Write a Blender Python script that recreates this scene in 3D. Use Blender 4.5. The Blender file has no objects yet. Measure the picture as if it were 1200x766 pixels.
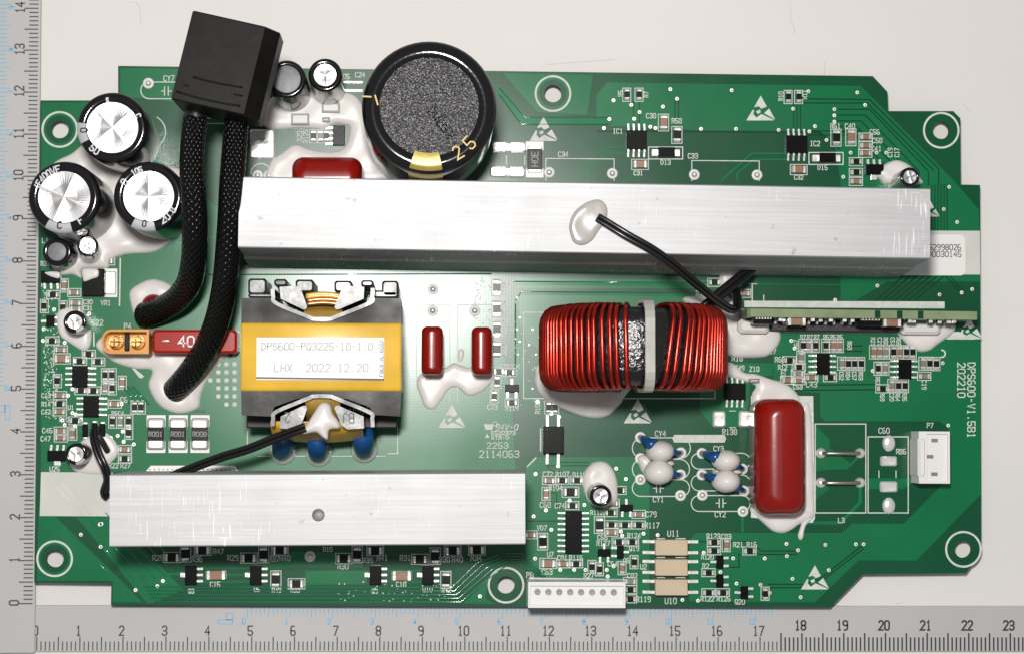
import bpy, math, random
import numpy as np
from mathutils import Matrix, Vector
from mathutils.geometry import tessellate_polygon
random.seed(7)
MM = 0.001
scene = bpy.context.scene
col = scene.collection

# ------------------------------------------------------------------ camera
F, CX, CY = 2380.0, 600.0, 383.0          # focal length and centre of the 1200 px wide photograph
VDX, VDY = -100.0, 115.0                  # where the plumb line meets the picture
SC = 0.2016                               # mm per pixel on the board at the centre
ZB = 5.0                                  # board top above the table, mm
zc = Vector((-VDX, VDY, F)).normalized()
xc = Vector((1, 0, 0)); xc = (xc - xc.dot(zc) * zc).normalized()
yc = zc.cross(xc)
R = Matrix((xc, yc, zc))                  # camera frame -> world
fw = R @ Vector((0, 0, -1))
CAM = Vector((0, 0, ZB)) - fw * (F * SC)
def P(px, py, z=ZB):
    d = R @ Vector((px - CX, -(py - CY), -F))
    t = (z - CAM.z) / d.z
    return CAM + d * t
def S(z=ZB):
    return SC * (CAM.z - z) / (CAM.z - ZB)
cam = bpy.data.cameras.new('camera')
cam.sensor_width = 36; cam.lens = F / 1200 * 36
cam.clip_start = 0.01; cam.clip_end = 20
co = bpy.data.objects.new('camera', cam); col.objects.link(co)
co.matrix_world = Matrix.Translation(CAM * MM) @ R.to_4x4()
scene.camera = co

# ------------------------------------------------------------------ light
w = bpy.data.worlds.new('World'); scene.world = w; w.use_nodes = True
bg = w.node_tree.nodes['Background']
bg.inputs[0].default_value = (0.95, 0.97, 1.0, 1); bg.inputs[1].default_value = 0.25
ld = bpy.data.lights.new('flash', 'AREA'); ld.shape = 'RECTANGLE'; ld.size = 0.050; ld.size_y = 0.026
ld.energy = 2.3; ld.color = (1.0, 0.975, 0.95)
lo = bpy.data.objects.new('flash', ld); col.objects.link(lo)
LP = P(415, 150); LP.z = 500
lo.location = LP * MM
lo.rotation_euler = (Vector((0, 0, 0)) - LP * MM).to_track_quat('-Z', 'Y').to_euler()
vs = scene.view_settings
vs.view_transform = 'Standard'; vs.look = 'None'; vs.exposure = 0.0; vs.gamma = 1.0; vs.use_curve_mapping = False

# ------------------------------------------------------------------ materials
def srgb(r, g, b):
    f = lambda c: (c / 255 / 12.92) if c <= 10 else ((c / 255 + 0.055) / 1.055) ** 2.4
    return (f(r), f(g), f(b), 1)
MATS = {}
def mat(name, colr, rough=0.5, metal=0.0, noise=None, bump=None, coat=0.0, spec=0.5, alpha=None, trans=0.0, rnoise=None, sss=0.0):
    """noise=(scale,amount) colour mottling; bump=(scale,strength,distance_mm); rnoise=(scale,amount)"""
    m = bpy.data.materials.new(name); m.use_nodes = True
    nt = m.node_tree; b = nt.nodes['Principled BSDF']
    b.inputs['Base Color'].default_value = colr; b.inputs['Roughness'].default_value = rough
    b.inputs['Metallic'].default_value = metal; b.inputs['Specular IOR Level'].default_value = spec
    b.inputs['Coat Weight'].default_value = coat; b.inputs['Coat Roughness'].default_value = 0.12
    if trans: b.inputs['Transmission Weight'].default_value = trans
    if sss:
        b.inputs['Subsurface Weight'].default_value = sss; b.inputs['Subsurface Scale'].default_value = 0.002
    tc = nt.nodes.new('ShaderNodeTexCoord')
    if noise:
        n = nt.nodes.new('ShaderNodeTexNoise'); n.inputs['Scale'].default_value = noise[0]; n.inputs['Detail'].default_value = 5
        nt.links.new(tc.outputs['Object'], n.inputs['Vector'])
        mr = nt.nodes.new('ShaderNodeMapRange')
        mr.inputs[1].default_value = 0.3; mr.inputs[2].default_value = 0.7
        mr.inputs[3].default_value = 1 - noise[1]; mr.inputs[4].default_value = 1 + noise[1]
        nt.links.new(n.outputs[0], mr.inputs[0])
        mx = nt.nodes.new('ShaderNodeVectorMath'); mx.operation = 'SCALE'
        mx.inputs[0].default_value = colr[:3]
        nt.links.new(mr.outputs[0], mx.inputs['Scale'])
        nt.links.new(mx.outputs[0], b.inputs['Base Color'])
    if rnoise:
        n = nt.nodes.new('ShaderNodeTexNoise'); n.inputs['Scale'].default_value = rnoise[0]; n.inputs['Detail'].default_value = 4
        nt.links.new(tc.outputs['Object'], n.inputs['Vector'])
        mr = nt.nodes.new('ShaderNodeMapRange'); mr.inputs[1].default_value = 0.3; mr.inputs[2].default_value = 0.7
        mr.inputs[3].default_value = max(0, rough - rnoise[1]); mr.inputs[4].default_value = min(1, rough + rnoise[1])
        nt.links.new(n.outputs[0], mr.inputs[0]); nt.links.new(mr.outputs[0], b.inputs['Roughness'])
    if bump:
        n = nt.nodes.new('ShaderNodeTexNoise'); n.inputs['Scale'].default_value = bump[0]; n.inputs['Detail'].default_value = 3
        nt.links.new(tc.outputs['Object'], n.inputs['Vector'])
        bp = nt.nodes.new('ShaderNodeBump'); bp.inputs['Strength'].default_value = bump[1]; bp.inputs['Distance'].default_value = bump[2] * MM
        nt.links.new(n.outputs[0], bp.inputs['Height']); nt.links.new(bp.outputs[0], b.inputs['Normal'])
    MATS[name] = m
    return m

def mask_mat(name, colr, rough):
    """green solder mask over woven glass: a fine weave in the relief, gloss that varies"""
    m = mat(name, colr, rough, spec=0.42, noise=(60, 0.10), rnoise=(35, 0.03))
    nt = m.node_tree; b = nt.nodes['Principled BSDF']
    tc = nt.nodes.new('ShaderNodeTexCoord')
    hs = []
    for ax in ('X', 'Y'):
        wv = nt.nodes.new('ShaderNodeTexWave'); wv.bands_direction = ax; wv.inputs['Scale'].default_value = 480
        wv.inputs['Distortion'].default_value = 1.2; wv.inputs['Detail'].default_value = 1
        nt.links.new(tc.outputs['Object'], wv.inputs['Vector']); hs.append(wv)
    ad = nt.nodes.new('ShaderNodeMath'); ad.operation = 'ADD'
    nt.links.new(hs[0].outputs['Fac'], ad.inputs[0]); nt.links.new(hs[1].outputs['Fac'], ad.inputs[1])
    n = nt.nodes.new('ShaderNodeTexNoise'); n.inputs['Scale'].default_value = 900
    nt.links.new(tc.outputs['Object'], n.inputs['Vector'])
    a2 = nt.nodes.new('ShaderNodeMath'); a2.operation = 'ADD'
    nt.links.new(ad.outputs[0], a2.inputs[0]); nt.links.new(n.outputs[0], a2.inputs[1])
    bp = nt.nodes.new('ShaderNodeBump'); bp.inputs['Strength'].default_value = 0.02; bp.inputs['Distance'].default_value = 0.03 * MM
    nt.links.new(a2.outputs[0], bp.inputs['Height']); nt.links.new(bp.outputs[0], b.inputs['Normal'])
    return m
mask_mat('mask_dark', (0.0004, 0.070, 0.026, 1), 0.245)
mask_mat('mask_light', (0.0006, 0.142, 0.048, 1), 0.245)
mask_mat('trace_dark', (0.0005, 0.045, 0.016, 1), 0.22)
mask_mat('trace_light', (0.002, 0.16, 0.058, 1), 0.2)
mat('trace_ridge', (0.015, 0.19, 0.085, 1), 0.12, spec=1.0, coat=0.6)
mat('board_edge', (0.03, 0.10, 0.035, 1), 0.7, noise=(300, 0.3))
mat('silk', (0.58, 0.60, 0.55, 1), 0.6, noise=(700, 0.12))
mat('silk_block', (0.56, 0.57, 0.52, 1), 0.55, noise=(150, 0.05))
mat('tin', (0.86, 0.845, 0.82, 1), 0.28, metal=0.55, bump=(700, 0.5, 0.10), rnoise=(400, 0.12))
mat('tin_flat', (0.84, 0.81, 0.77, 1), 0.36, metal=0.4, bump=(500, 0.4, 0.08), rnoise=(300, 0.15))
mat('lead_hole_and_shade', (0.13, 0.12, 0.11, 1), 0.5, metal=0.5)
mat('ic_black', (0.0042, 0.004, 0.004, 1), 0.25, bump=(1500, 0.3, 0.02), noise=(400, 0.3), spec=0.13)
mat('res_black', (0.009, 0.008, 0.008, 1), 0.27, noise=(600, 0.3), spec=0.2)
mat('cer_tan', (0.25, 0.125, 0.065, 1), 0.40, noise=(900, 0.15))
mat('cer_grey', (0.20, 0.17, 0.14, 1), 0.40, noise=(900, 0.2))
mat('mark', (0.35, 0.35, 0.34, 1), 0.6)
mat('glue', (0.70, 0.665, 0.635, 1), 0.34, spec=0.4, bump=(120, 0.2, 0.4), noise=(90, 0.04), sss=0.15)
mat('glue_thin', (0.60, 0.57, 0.53, 1), 0.22, spec=0.5, bump=(120, 0.3, 0.4), trans=0.35, noise=(90, 0.06))
mat('sleeve', (0.006, 0.006, 0.007, 1), 0.10, spec=0.5, bump=(120, 0.15, 0.2))
mat('sleeve_side_sheen', (0.05, 0.05, 0.052, 1), 0.12, metal=0.45, spec=0.6)  # same black sleeve, greyed to paint in reflections on the can sides
mat('sleeve_stripe', (0.42, 0.43, 0.45, 1), 0.30)
mat('sleeve_ink', (0.55, 0.56, 0.57, 1), 0.4)
mat('can_side', (0.42, 0.41, 0.40, 1), 0.22, metal=0.85, rnoise=(60, 0.08))
mat('can_top', (0.66, 0.65, 0.645, 1), 0.30, metal=0.92, bump=(700, 0.35, 0.06), noise=(300,0.1))
mat('rubber_top', (0.17, 0.165, 0.18, 1), 0.45, noise=(600, 0.25), bump=(900, 0.5, 0.06))
mat('plug', (0.0075, 0.0065, 0.006, 1), 0.42, spec=0.10, noise=(250, 0.35), bump=(900, 0.4, 0.05))
mat('cable_core', (0.012, 0.012, 0.012, 1), 0.45)
mat('wire_black', (0.008, 0.008, 0.008, 1), 0.25, spec=0.6)
mat('wire_dull', (0.018, 0.017, 0.016, 1), 0.55)
mat('ferrite', (0.028, 0.026, 0.024, 1), 0.40, spec=0.18, noise=(150, 0.22), bump=(500, 0.4, 0.10), rnoise=(100, 0.12))
mat('bobbin', (0.03, 0.03, 0.031, 1), 0.36, spec=0.9, bump=(350, 0.55, 0.12), rnoise=(200, 0.10))
mat('tape_yellow', (0.72, 0.43, 0.035, 1), 0.30, coat=0.7, noise=(80, 0.15), bump=(90, 0.3, 0.25), spec=0.6)
mat('tape_kraft', (0.36, 0.22, 0.04, 1), 0.35, noise=(200, 0.3), bump=(250, 0.5, 0.2))
mat('paper', (0.76, 0.75, 0.73, 1), 0.42)
mat('ink_grey', (0.42, 0.42, 0.42, 1), 0.5)
mat('ink_faint', (0.30, 0.30, 0.30, 1), 0.45)
mat('ink_dark', (0.05, 0.05, 0.05, 1), 0.5)
mat('copper_red', (0.37, 0.017, 0.007, 1), 0.27, metal=0.8, coat=0.25, noise=(250, 0.3))
mat('core_black', (0.009, 0.009, 0.010, 1), 0.2, bump=(900, 1.0, 0.25), spec=0.5)
mat('tie', (0.34, 0.33, 0.30, 1), 0.35, noise=(300, 0.12), spec=0.5)
mat('epoxy_red', (0.235, 0.007, 0.004, 1), 0.24, spec=0.3, coat=0.08, noise=(60, 0.16), bump=(130, 0.18, 0.25))
mat('fuse_red', (0.37, 0.017, 0.006, 1), 0.2, noise=(100, 0.08), spec=0.3)
mat('shrink_red', (0.22, 0.002, 0.006, 1), 0.25, spec=0.3)
mat('xt_yellow', (0.64, 0.27, 0.012, 1), 0.28, noise=(150, 0.08))
mat('gold', (0.86, 0.58, 0.22, 1), 0.2, metal=1.0)
mat('gold_ink', (0.30, 0.21, 0.04, 1), 0.4, metal=0.2)
mat('gold_tape', (0.42, 0.31, 0.07, 1), 0.32, metal=0.25, bump=(260, 0.6, 0.15), noise=(200, 0.2))
mat('opto_beige', (0.53, 0.42, 0.285, 1), 0.5, noise=(180, 0.07), bump=(900, 0.2, 0.03))
mat('nylon', (0.74, 0.73, 0.71, 1), 0.38, noise=(80, 0.03))
mat('nylon_in', (0.50, 0.48, 0.45, 1), 0.45)
mat('blue_epoxy', (0.006, 0.065, 0.21, 1), 0.25, coat=0.15)
mat('bare_wire', (0.42, 0.38, 0.33, 1), 0.30, metal=0.85)
mat('fr4_edge', (0.19, 0.24, 0.12, 1), 0.6, noise=(220, 0.2))
mat('copper_bare', (0.65, 0.30, 0.15, 1), 0.35, metal=0.8)
mat('ruler', (0.455, 0.445, 0.435, 1), 0.48, noise=(30, 0.03), bump=(1200, 0.12, 0.02))
mat('ruler_ink', (0.060, 0.060, 0.058, 1), 0.55)
mat('ruler_bold', (0.030, 0.032, 0.030, 1), 0.55)
mat('ruler_blue', (0.13, 0.42, 0.66, 1), 0.55)
mat('table', (0.70, 0.675, 0.645, 1), 0.5, noise=(14, 0.035), bump=(500, 0.10, 0.05), spec=0.3)
mat('smudge', (0.50, 0.475, 0.45, 1), 0.6)

def alu_mat(name, base=0.78):
    m = mat(name, (base, base, base * 1.01, 1), 0.56, metal=0.66)
    nt = m.node_tree; b = nt.nodes['Principled BSDF']; L = nt.links.new
    tc = nt.nodes.new('ShaderNodeTexCoord')
    def noise(scale3, detail=3, sc=1.0, rot=0):
        mp = nt.nodes.new('ShaderNodeMapping'); mp.inputs['Scale'].default_value = scale3; mp.inputs['Rotation'].default_value = (0, 0, rot)
        L(tc.outputs['Object'], mp.inputs[0])
        n = nt.nodes.new('ShaderNodeTexNoise'); n.inputs['Scale'].default_value = sc; n.inputs['Detail'].default_value = detail
        L(mp.outputs[0], n.inputs['Vector']); return n.outputs[0]
    def ramp(src, a, bb, lo, hi):
        mr = nt.nodes.new('ShaderNodeMapRange'); mr.inputs[1].default_value = a; mr.inputs[2].default_value = bb
        mr.inputs[3].default_value = lo; mr.inputs[4].default_value = hi; L(src, mr.inputs[0]); return mr.outputs[0]
    grain = noise((40, 2500, 2500))                     # drawn lines along the bar
    n2 = noise((60, 60, 60), 5)
    s1 = noise((3200, 130, 130), 1); s2 = noise((3200, 160, 160), 1, rot=0.40); s3 = noise((150, 3400, 150), 1, rot=0.12)
    spots = noise((420, 420, 420), 2)
    mul = None
    def add(a_, b_):
        x = nt.nodes.new('ShaderNodeMath'); x.operation = 'ADD'; L(a_, x.inputs[0]); L(b_, x.inputs[1]); return x.outputs[0]
    gate = ramp(noise((45, 45, 45), 2), 0.46, 0.62, 0, 1)
    scr = add(ramp(s1, 0.66, 0.70, 0, 1), add(ramp(s2, 0.68, 0.72, 0, 1), ramp(s3, 0.68, 0.72, 0, 0.6)))
    g2 = nt.nodes.new('ShaderNodeMath'); g2.operation = 'MULTIPLY'; L(scr, g2.inputs[0]); L(gate, g2.inputs[1])
    v = add(ramp(grain, 0.3, 0.7, 0.92, 1.06), add(ramp(n2, 0.35, 0.65, -0.05, 0.05), add(ramp(spots, 0.70, 0.76, 0, -0.25), g2.outputs[0])))
    vm = nt.nodes.new('ShaderNodeVectorMath'); vm.operation = 'SCALE'; vm.inputs[0].default_value = (base, base, base * 1.01)
    L(v, vm.inputs['Scale'])
    mn = nt.nodes.new('ShaderNodeVectorMath'); mn.operation = 'MINIMUM'; mn.inputs[1].default_value = (0.97,) * 3
    L(vm.outputs[0], mn.inputs[0]); L(mn.outputs[0], b.inputs['Base Color'])
    rr = add(ramp(n2, 0.3, 0.7, 0.54, 0.62), ramp(g2.outputs[0], 0, 1, 0, 0.12)); L(rr, b.inputs['Roughness'])
    bp = nt.nodes.new('ShaderNodeBump'); bp.inputs['Strength'].default_value = 0.25; bp.inputs['Distance'].default_value = 0.03 * MM
    L(add(grain, g2.outputs[0]), bp.inputs['Height']); L(bp.outputs[0], b.inputs['Normal'])
    return m
alu_mat('aluminium', 0.46)

def braid_mat():
    m = mat('braid', (0.010, 0.010, 0.010, 1), 0.40)
    nt = m.node_tree; b = nt.nodes['Principled BSDF']; L = nt.links.new
    tc = nt.nodes.new('ShaderNodeTexCoord')
    outs = []
    for sgn in (1, -1):
        sx = nt.nodes.new('ShaderNodeSeparateXYZ'); L(tc.outputs['UV'], sx.inputs[0])
        a = nt.nodes.new('ShaderNodeMath'); a.operation = 'MULTIPLY_ADD'; L(sx.outputs[1], a.inputs[0]); a.inputs[1].default_value = sgn * 14
        k = nt.nodes.new('ShaderNodeMath'); k.operation = 'MULTIPLY'; L(sx.outputs[0], k.inputs[0]); k.inputs[1].default_value = 0.62
        L(k.outputs[0], a.inputs[2])
        f = nt.nodes.new('ShaderNodeMath'); f.operation = 'FRACT'; L(a.outputs[0], f.inputs[0])
        p = nt.nodes.new('ShaderNodeMath'); p.operation = 'PINGPONG'; L(f.outputs[0], p.inputs[0]); p.inputs[1].default_value = 0.5
        outs.append(p.outputs[0])
    mx = nt.nodes.new('ShaderNodeMath'); mx.operation = 'MULTIPLY'; L(outs[0], mx.inputs[0]); L(outs[1], mx.inputs[1])
    bp = nt.nodes.new('ShaderNodeBump'); bp.inputs['Strength'].default_value = 1.0; bp.inputs['Distance'].default_value = 1.1 * MM
    L(mx.outputs[0], bp.inputs['Height']); L(bp.outputs[0], b.inputs['Normal'])
    b.inputs['Roughness'].default_value = 0.20; b.inputs['Specular IOR Level'].default_value = 0.18; b.inputs['Base Color'].default_value = (0.004, 0.004, 0.004, 1)
braid_mat()

def grain_mat():
    m = mat('can_grain', (0.022, 0.021, 0.022, 1), 0.28, spec=0.5)
    nt = m.node_tree; b = nt.nodes['Principled BSDF']; L = nt.links.new
    tc = nt.nodes.new('ShaderNodeTexCoord')
    v = nt.nodes.new('ShaderNodeTexNoise'); v.inputs['Scale'].default_value = 2300; v.inputs['Detail'].default_value = 1
    L(tc.outputs['Object'], v.inputs['Vector'])
    bp = nt.nodes.new('ShaderNodeBump'); bp.inputs['Strength'].default_value = 1.0; bp.inputs['Distance'].default_value = 0.26 * MM
    L(v.outputs[0], bp.inputs['Height']); L(bp.outputs[0], b.inputs['Normal'])
grain_mat()

# ------------------------------------------------------------------ mesh helpers (all lengths in mm)
class MB:
    def __init__(self): self.v = []; self.f = []; self.m = []; self.uv = {}; self.sm = []
    def add(self, vs_, fs, mi=0, smooth=False):
        o = len(self.v); self.v += [tuple(x) for x in vs_]
        for f in fs: self.f.append(tuple(i + o for i in f)); self.m.append(mi); self.sm.append(smooth)
        return o
    def box(self, x0, x1, y0, y1, z0, z1, mi=0, c=0.0):
        """box with its upper edges chamfered by c"""
        r = [(x0, y0), (x1, y0), (x1, y1), (x0, y1)]
        if c <= 0:
            self.prism(r, z0, z1, mi); return
        rc = [(x0, y0 + c), (x0 + c, y0), (x1 - c, y0), (x1, y0 + c), (x1, y1 - c), (x1 - c, y1), (x0 + c, y1), (x0, y1 - c)]
        cx, cy = (x0 + x1) / 2, (y0 + y1) / 2
        kx, ky = (x1 - x0 - 2 * c) / (x1 - x0), (y1 - y0 - 2 * c) / (y1 - y0)
        top = [(cx + (x - cx) * kx, cy + (y - cy) * ky) for x, y in rc]
        n = len(rc)
        vv = [(x, y, z0) for x, y in rc] + [(x, y, z1 - c) for x, y in rc] + [(x, y, z1) for x, y in top]
        ff = [tuple(range(n - 1, -1, -1)), tuple(range(2 * n, 3 * n))]
        for l in (0, n):
            for i in range(n): j = (i + 1) % n; ff.append((l + i, l + j, l + n + j, l + n + i))
        self.add(vv, ff, mi)
    def prism(self, poly, z0, z1, mi=0, smooth=False, cap=True):
        n = len(poly)
        vv = [(x, y, z0) for x, y in poly] + [(x, y, z1) for x, y in poly]
        ff = [(i, (i + 1) % n, n + (i + 1) % n, n + i) for i in range(n)]
        o = self.add(vv, ff, mi, smooth)
        if cap:
            for t in tessellate_polygon([[Vector((x, y, 0)) for x, y in poly]]):
                a, b_, c = t
                p = [poly[k] for k in t]
                ar = (p[1][0] - p[0][0]) * (p[2][1] - p[0][1]) - (p[2][0] - p[0][0]) * (p[1][1] - p[0][1])
                if ar < 0: a, c = c, a
                self.f.append((o + n + a, o + n + b_, o + n + c)); self.m.append(mi); self.sm.append(False)
                self.f.append((o + c, o + b_, o + a)); self.m.append(mi); self.sm.append(False)
    def lathe(self, prof, seg=40, mi=0, c=(0, 0), smooth=True, mis=None):
        """profile of (r, z) from the outside bottom to the top centre"""
        vv = []; n = len(prof)
        for k in range(seg):
            a = 2 * math.pi * k / seg
            vv += [(c[0] + r * math.cos(a), c[1] + r * math.sin(a), z) for r, z in prof]
        o = self.add(vv, [])
        for k in range(seg):
            k2 = (k + 1) % seg
            for i in range(n - 1):
                self.f.append((o + k * n + i, o + k2 * n + i, o + k2 * n + i + 1, o + k * n + i + 1))
                self.m.append(mis[i] if mis else mi); self.sm.append(smooth)
    def tube(self, path, r, seg=10, mi=0, closed=False, uvs=False, rx=None, up=None):
        pts = [Vector(p) for p in path]; n = len(pts)
        rr = r if isinstance(r, (list, tuple)) else [r] * n
        vv = []; prev = None; L = 0; ls = []
        for i, p in enumerate(pts):
            if i: L += (p - pts[i - 1]).length
            ls.append(L)
            if closed: t = pts[(i + 1) % n] - pts[i - 1]
            else: t = pts[min(i + 1, n - 1)] - pts[max(i - 1, 0)]
            t.normalize()
            if prev is None:
                u0 = Vector(up) if up else (Vector((0, 0, 1)) if abs(t.z) < 0.9 else Vector((1, 0, 0)))
            else: u0 = prev
            u_ = (u0 - t * u0.dot(t)).normalized(); prev = u_
            s_ = t.cross(u_)
            for k in range(seg):
                a = 2 * math.pi * k / seg
                vv.append(p + u_ * (rr[i] * math.sin(a)) + s_ * ((rr[i] if rx is None else rx) * math.cos(a)))
        o = self.add(vv, [])
        m_ = n if closed else n - 1
        for i in range(m_):
            i2 = (i + 1) % n
            for k in range(seg):
                k2 = (k + 1) % seg
                if uvs:
                    self.uv[len(self.f)] = [(ls[i], k / seg), (ls[i], (k + 1) / seg), (ls[i2], (k + 1) / seg), (ls[i2], k / seg)]
                self.f.append((o + i * seg + k, o + i * seg + k2, o + i2 * seg + k2, o + i2 * seg + k)); self.m.append(mi); self.sm.append(True)
        if not closed:
            self.f.append(tuple(o + k for k in range(seg - 1, -1, -1))); self.m.append(mi); self.sm.append(False)
            self.f.append(tuple(o + (n - 1) * seg + k for k in range(seg))); self.m.append(mi); self.sm.append(False)
    def sphere(self, c, rx, ry, rz, seg=24, rings=12, mi=0, zmin=-1.0):
        prof = []
        a0 = math.asin(max(-1, zmin))
        for i in range(rings + 1):
            a = a0 + (math.pi / 2 - a0) * i / rings
            prof.append((math.cos(a), math.sin(a)))
        prof[-1] = (0.0005, 1)
        o = len(self.v); self.lathe(prof, seg, mi)
        for i in range(o, len(self.v)):
            x, y, z = self.v[i]; self.v[i] = (c[0] + x * rx, c[1] + y * ry, c[2] + z * rz)
    def strip(self, pts, wdt, z=None, mi=0, closed=False):
        """flat mitred ribbon through points (x,y[,z])"""
        p = [Vector((a[0], a[1])) for a in pts]; n = len(p)
        zz = [a[2] if z is None else z for a in pts]
        vv = []
        for i in range(n):
            if closed: d0, d1 = p[i] - p[i - 1], p[(i + 1) % n] - p[i]
            else: d0 = p[i] - p[i - 1] if i else p[1] - p[0]; d1 = p[i + 1] - p[i] if i < n - 1 else p[i] - p[i - 1]
            if d0.length < 1e-9: d0 = d1
            if d1.length < 1e-9: d1 = d0
            d0 = d0.normalized(); d1 = d1.normalized()
            n0 = Vector((-d0.y, d0.x)); n1 = Vector((-d1.y, d1.x)); mt = n0 + n1
            if mt.length < 1e-6: mt = n0
            mt.normalize(); k = 1 / max(0.45, mt.dot(n0))
            q = mt * (wdt / 2 * k)
            e = Vector((0, 0))
            if not closed and i == 0: e = -d1 * wdt / 3
            if not closed and i == n - 1: e = d0 * wdt / 3
            vv += [(p[i].x + e.x - q.x, p[i].y + e.y - q.y, zz[i]), (p[i].x + e.x + q.x, p[i].y + e.y + q.y, zz[i])]
        m_ = n if closed else n - 1
        self.add(vv, [(2 * i, 2 * ((i + 1) % n), 2 * ((i + 1) % n) + 1, 2 * i + 1) for i in range(m_)], mi)
    def flat(self, poly, z, mi=0):
        o = self.add([(x, y, z) for x, y in poly], [])
        for t in tessellate_polygon([[Vector((x, y, 0)) for x, y in poly]]):
            p = [poly[k] for k in t]; t = list(t)
            ar = (p[1][0] - p[0][0]) * (p[2][1] - p[0][1]) - (p[2][0] - p[0][0]) * (p[1][1] - p[0][1])
            if ar < 0: t.reverse()
            self.f.append(tuple(o + k for k in t)); self.m.append(mi); self.sm.append(False)
    def disc(self, c, r, z, mi=0, seg=14, r2=None):
        self.flat([(c[0] + r * math.cos(2 * math.pi * k / seg), c[1] + (r2 or r) * math.sin(2 * math.pi * k / seg)) for k in range(seg)], z, mi)
    def mesh(self, name, mats):
        me = bpy.data.meshes.new(name)
        me.from_pydata([(x * MM, y * MM, z * MM) for x, y, z in self.v], [], self.f)
        for m in mats: me.materials.append(MATS[m])
        me.polygons.foreach_set('material_index', self.m)
        me.polygons.foreach_set('use_smooth', self.sm)
        if self.uv:
            ul = me.uv_layers.new(name='UVMap')
            for fi, cs in self.uv.items():
                pl = me.polygons[fi]
                for li, cc in zip(pl.loop_indices, cs): ul.data[li].uv = cc
        me.update()
        return me

def link(name, me, parent=None, loc=(0, 0, 0), rz=0.0, label=None):
    o = bpy.data.objects.new(name, me); col.objects.link(o)
    o.location = Vector(loc) * MM; o.rotation_euler = (0, 0, rz)
    if parent: o.parent = parent
    if label: o['label'] = label
    return o
def part(name, mb, mats, parent, loc=(0, 0, 0), rz=0.0, label=None):
    return link(name, mb.mesh(name, mats if isinstance(mats, (list, tuple)) else [mats]), parent, loc, rz, label)

# single-stroke lettering on a 4 x 6 grid
FONT = {'0': '01 10 30 41 45 36 16 05 01', '1': '15 26 20|10 30', '2': '05 16 36 45 44 00 40', '3': '05 16 36 45 44 33 13|33 42 41 30 10 01',
 '4': '30 36 02 42', '5': '46 06 03 33 42 41 30 10 01', '6': '36 16 05 01 10 30 41 42 33 03', '7': '06 46 10', '8': '13 04 05 16 36 45 44 33 13 02 01 10 30 41 42 33',
 '9': '10 30 41 45 36 16 05 04 13 43', 'A': '00 04 26 44 40|02 42', 'B': '00 06 36 45 44 33 03|33 42 41 30 00', 'C': '45 36 16 05 01 10 30 41',
 'D': '00 06 26 44 42 20 00', 'E': '46 06 00 40|03 33', 'F': '46 06 00|03 33', 'G': '45 36 16 05 01 10 30 41 43 23', 'H': '00 06|40 46|03 43',
 'I': '20 26|10 30|16 36', 'J': '01 10 20 31 36', 'K': '00 06|46 03 40', 'L': '06 00 40', 'M': '00 06 23 46 40', 'N': '00 06 40 46', 'O': '01 10 30 41 45 36 16 05 01',
 'P': '00 06 36 45 44 33 03', 'Q': '01 10 30 41 45 36 16 05 01|22 40', 'R': '00 06 36 45 44 33 03|23 40', 'S': '45 36 16 05 04 13 33 42 41 30 10 01',
 'T': '06 46|26 20', 'U': '06 01 10 30 41 46', 'V': '06 20 46', 'W': '06 10 23 30 46', 'X': '00 46|06 40', 'Y': '06 23 46|23 20', 'Z': '06 46 00 40',
 '-': '13 33', '.': '20 21', '/': '00 46', "'": '26 25', '(': '36 24 22 30'}
def strokes(s):
    """list of polylines, unit height, centred; plus the width"""
    adv = 5.6 / 6; out = []; wd = (len(s) - 1) * adv + 4 / 6
    for i, ch in enumerate(s):
        if ch not in FONT: continue
        for pl in FONT[ch].split('|'):
            out.append([(i * adv + int(q[0]) / 6 - wd / 2, int(q[1]) / 6 - 0.5) for q in pl.split()])
    return out, wd
class Flat:
    """print laid on a level surface, drawn in photograph pixels at height z"""
    def __init__(self, z): self.mb = MB(); self.z = z; self.k = 0
    def zz(self): self.k = (self.k + 1) % 9; return self.z + self.k * 0.004
    def line(self, pts, wpx, closed=False, mi=0):
        self.mb.strip([P(x, y, self.z)[:2] for x, y in pts], wpx * S(self.z), self.zz(), mi, closed)
    def ring(self, c, r, wpx, seg=40, a0=0, a1=360, mi=0):
        full = abs(a1 - a0) >= 360
        n = seg if full else seg + 1
        pts = [(c[0] + r * math.cos(math.radians(a0 + (a1 - a0) * k / seg)), c[1] - r * math.sin(math.radians(a0 + (a1 - a0) * k / seg))) for k in range(n)]
        self.line(pts, wpx, full, mi)
    def rect(self, x0, y0, x1, y1, wpx=1.0, mi=0): self.line([(x0, y0), (x1, y0), (x1, y1), (x0, y1)], wpx, True, mi)
    def fill(self, poly, mi=0): self.mb.flat([tuple(P(x, y, self.z)[:2]) for x, y in poly], self.zz(), mi)
    def text(self, s, x, y, h, rot=0, wpx=1.0, sx=0.8, mi=0, slant=0):
        st, wd = strokes(s); c, sn = math.cos(math.radians(rot)), math.sin(math.radians(rot))
        for pl in st:
            pts = []
            for u, v in pl:
                u = (u * sx + slant * v) * h; v *= h
                pts.append((x + u * c - v * sn, y - (u * sn + v * c)))
            self.line(pts, wpx, False, mi)
def catmull(pts, n=6, closed=True):
    out = []; m_ = len(pts)
    for i in range(m_ if closed else m_ - 1):
        g = (lambda k: Vector(pts[k % m_])) if closed else (lambda k: Vector(pts[max(0, min(m_ - 1, k))]))
        p0, p1, p2, p3 = g(i - 1), g(i), g(i + 1), g(i + 2)
        for j in range(n):
            t = j / n
            out.append(0.5 * ((2 * p1) + (p2 - p0) * t + (2 * p0 - 5 * p1 + 4 * p2 - p3) * t * t + (3 * p1 - p0 - 3 * p2 + p3) * t ** 3))
    if not closed: out.append(Vector(pts[-1]))
    return out

def wp(pts, z=ZB): return [tuple(P(x, y, z)[:2]) for x, y in pts]

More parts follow.
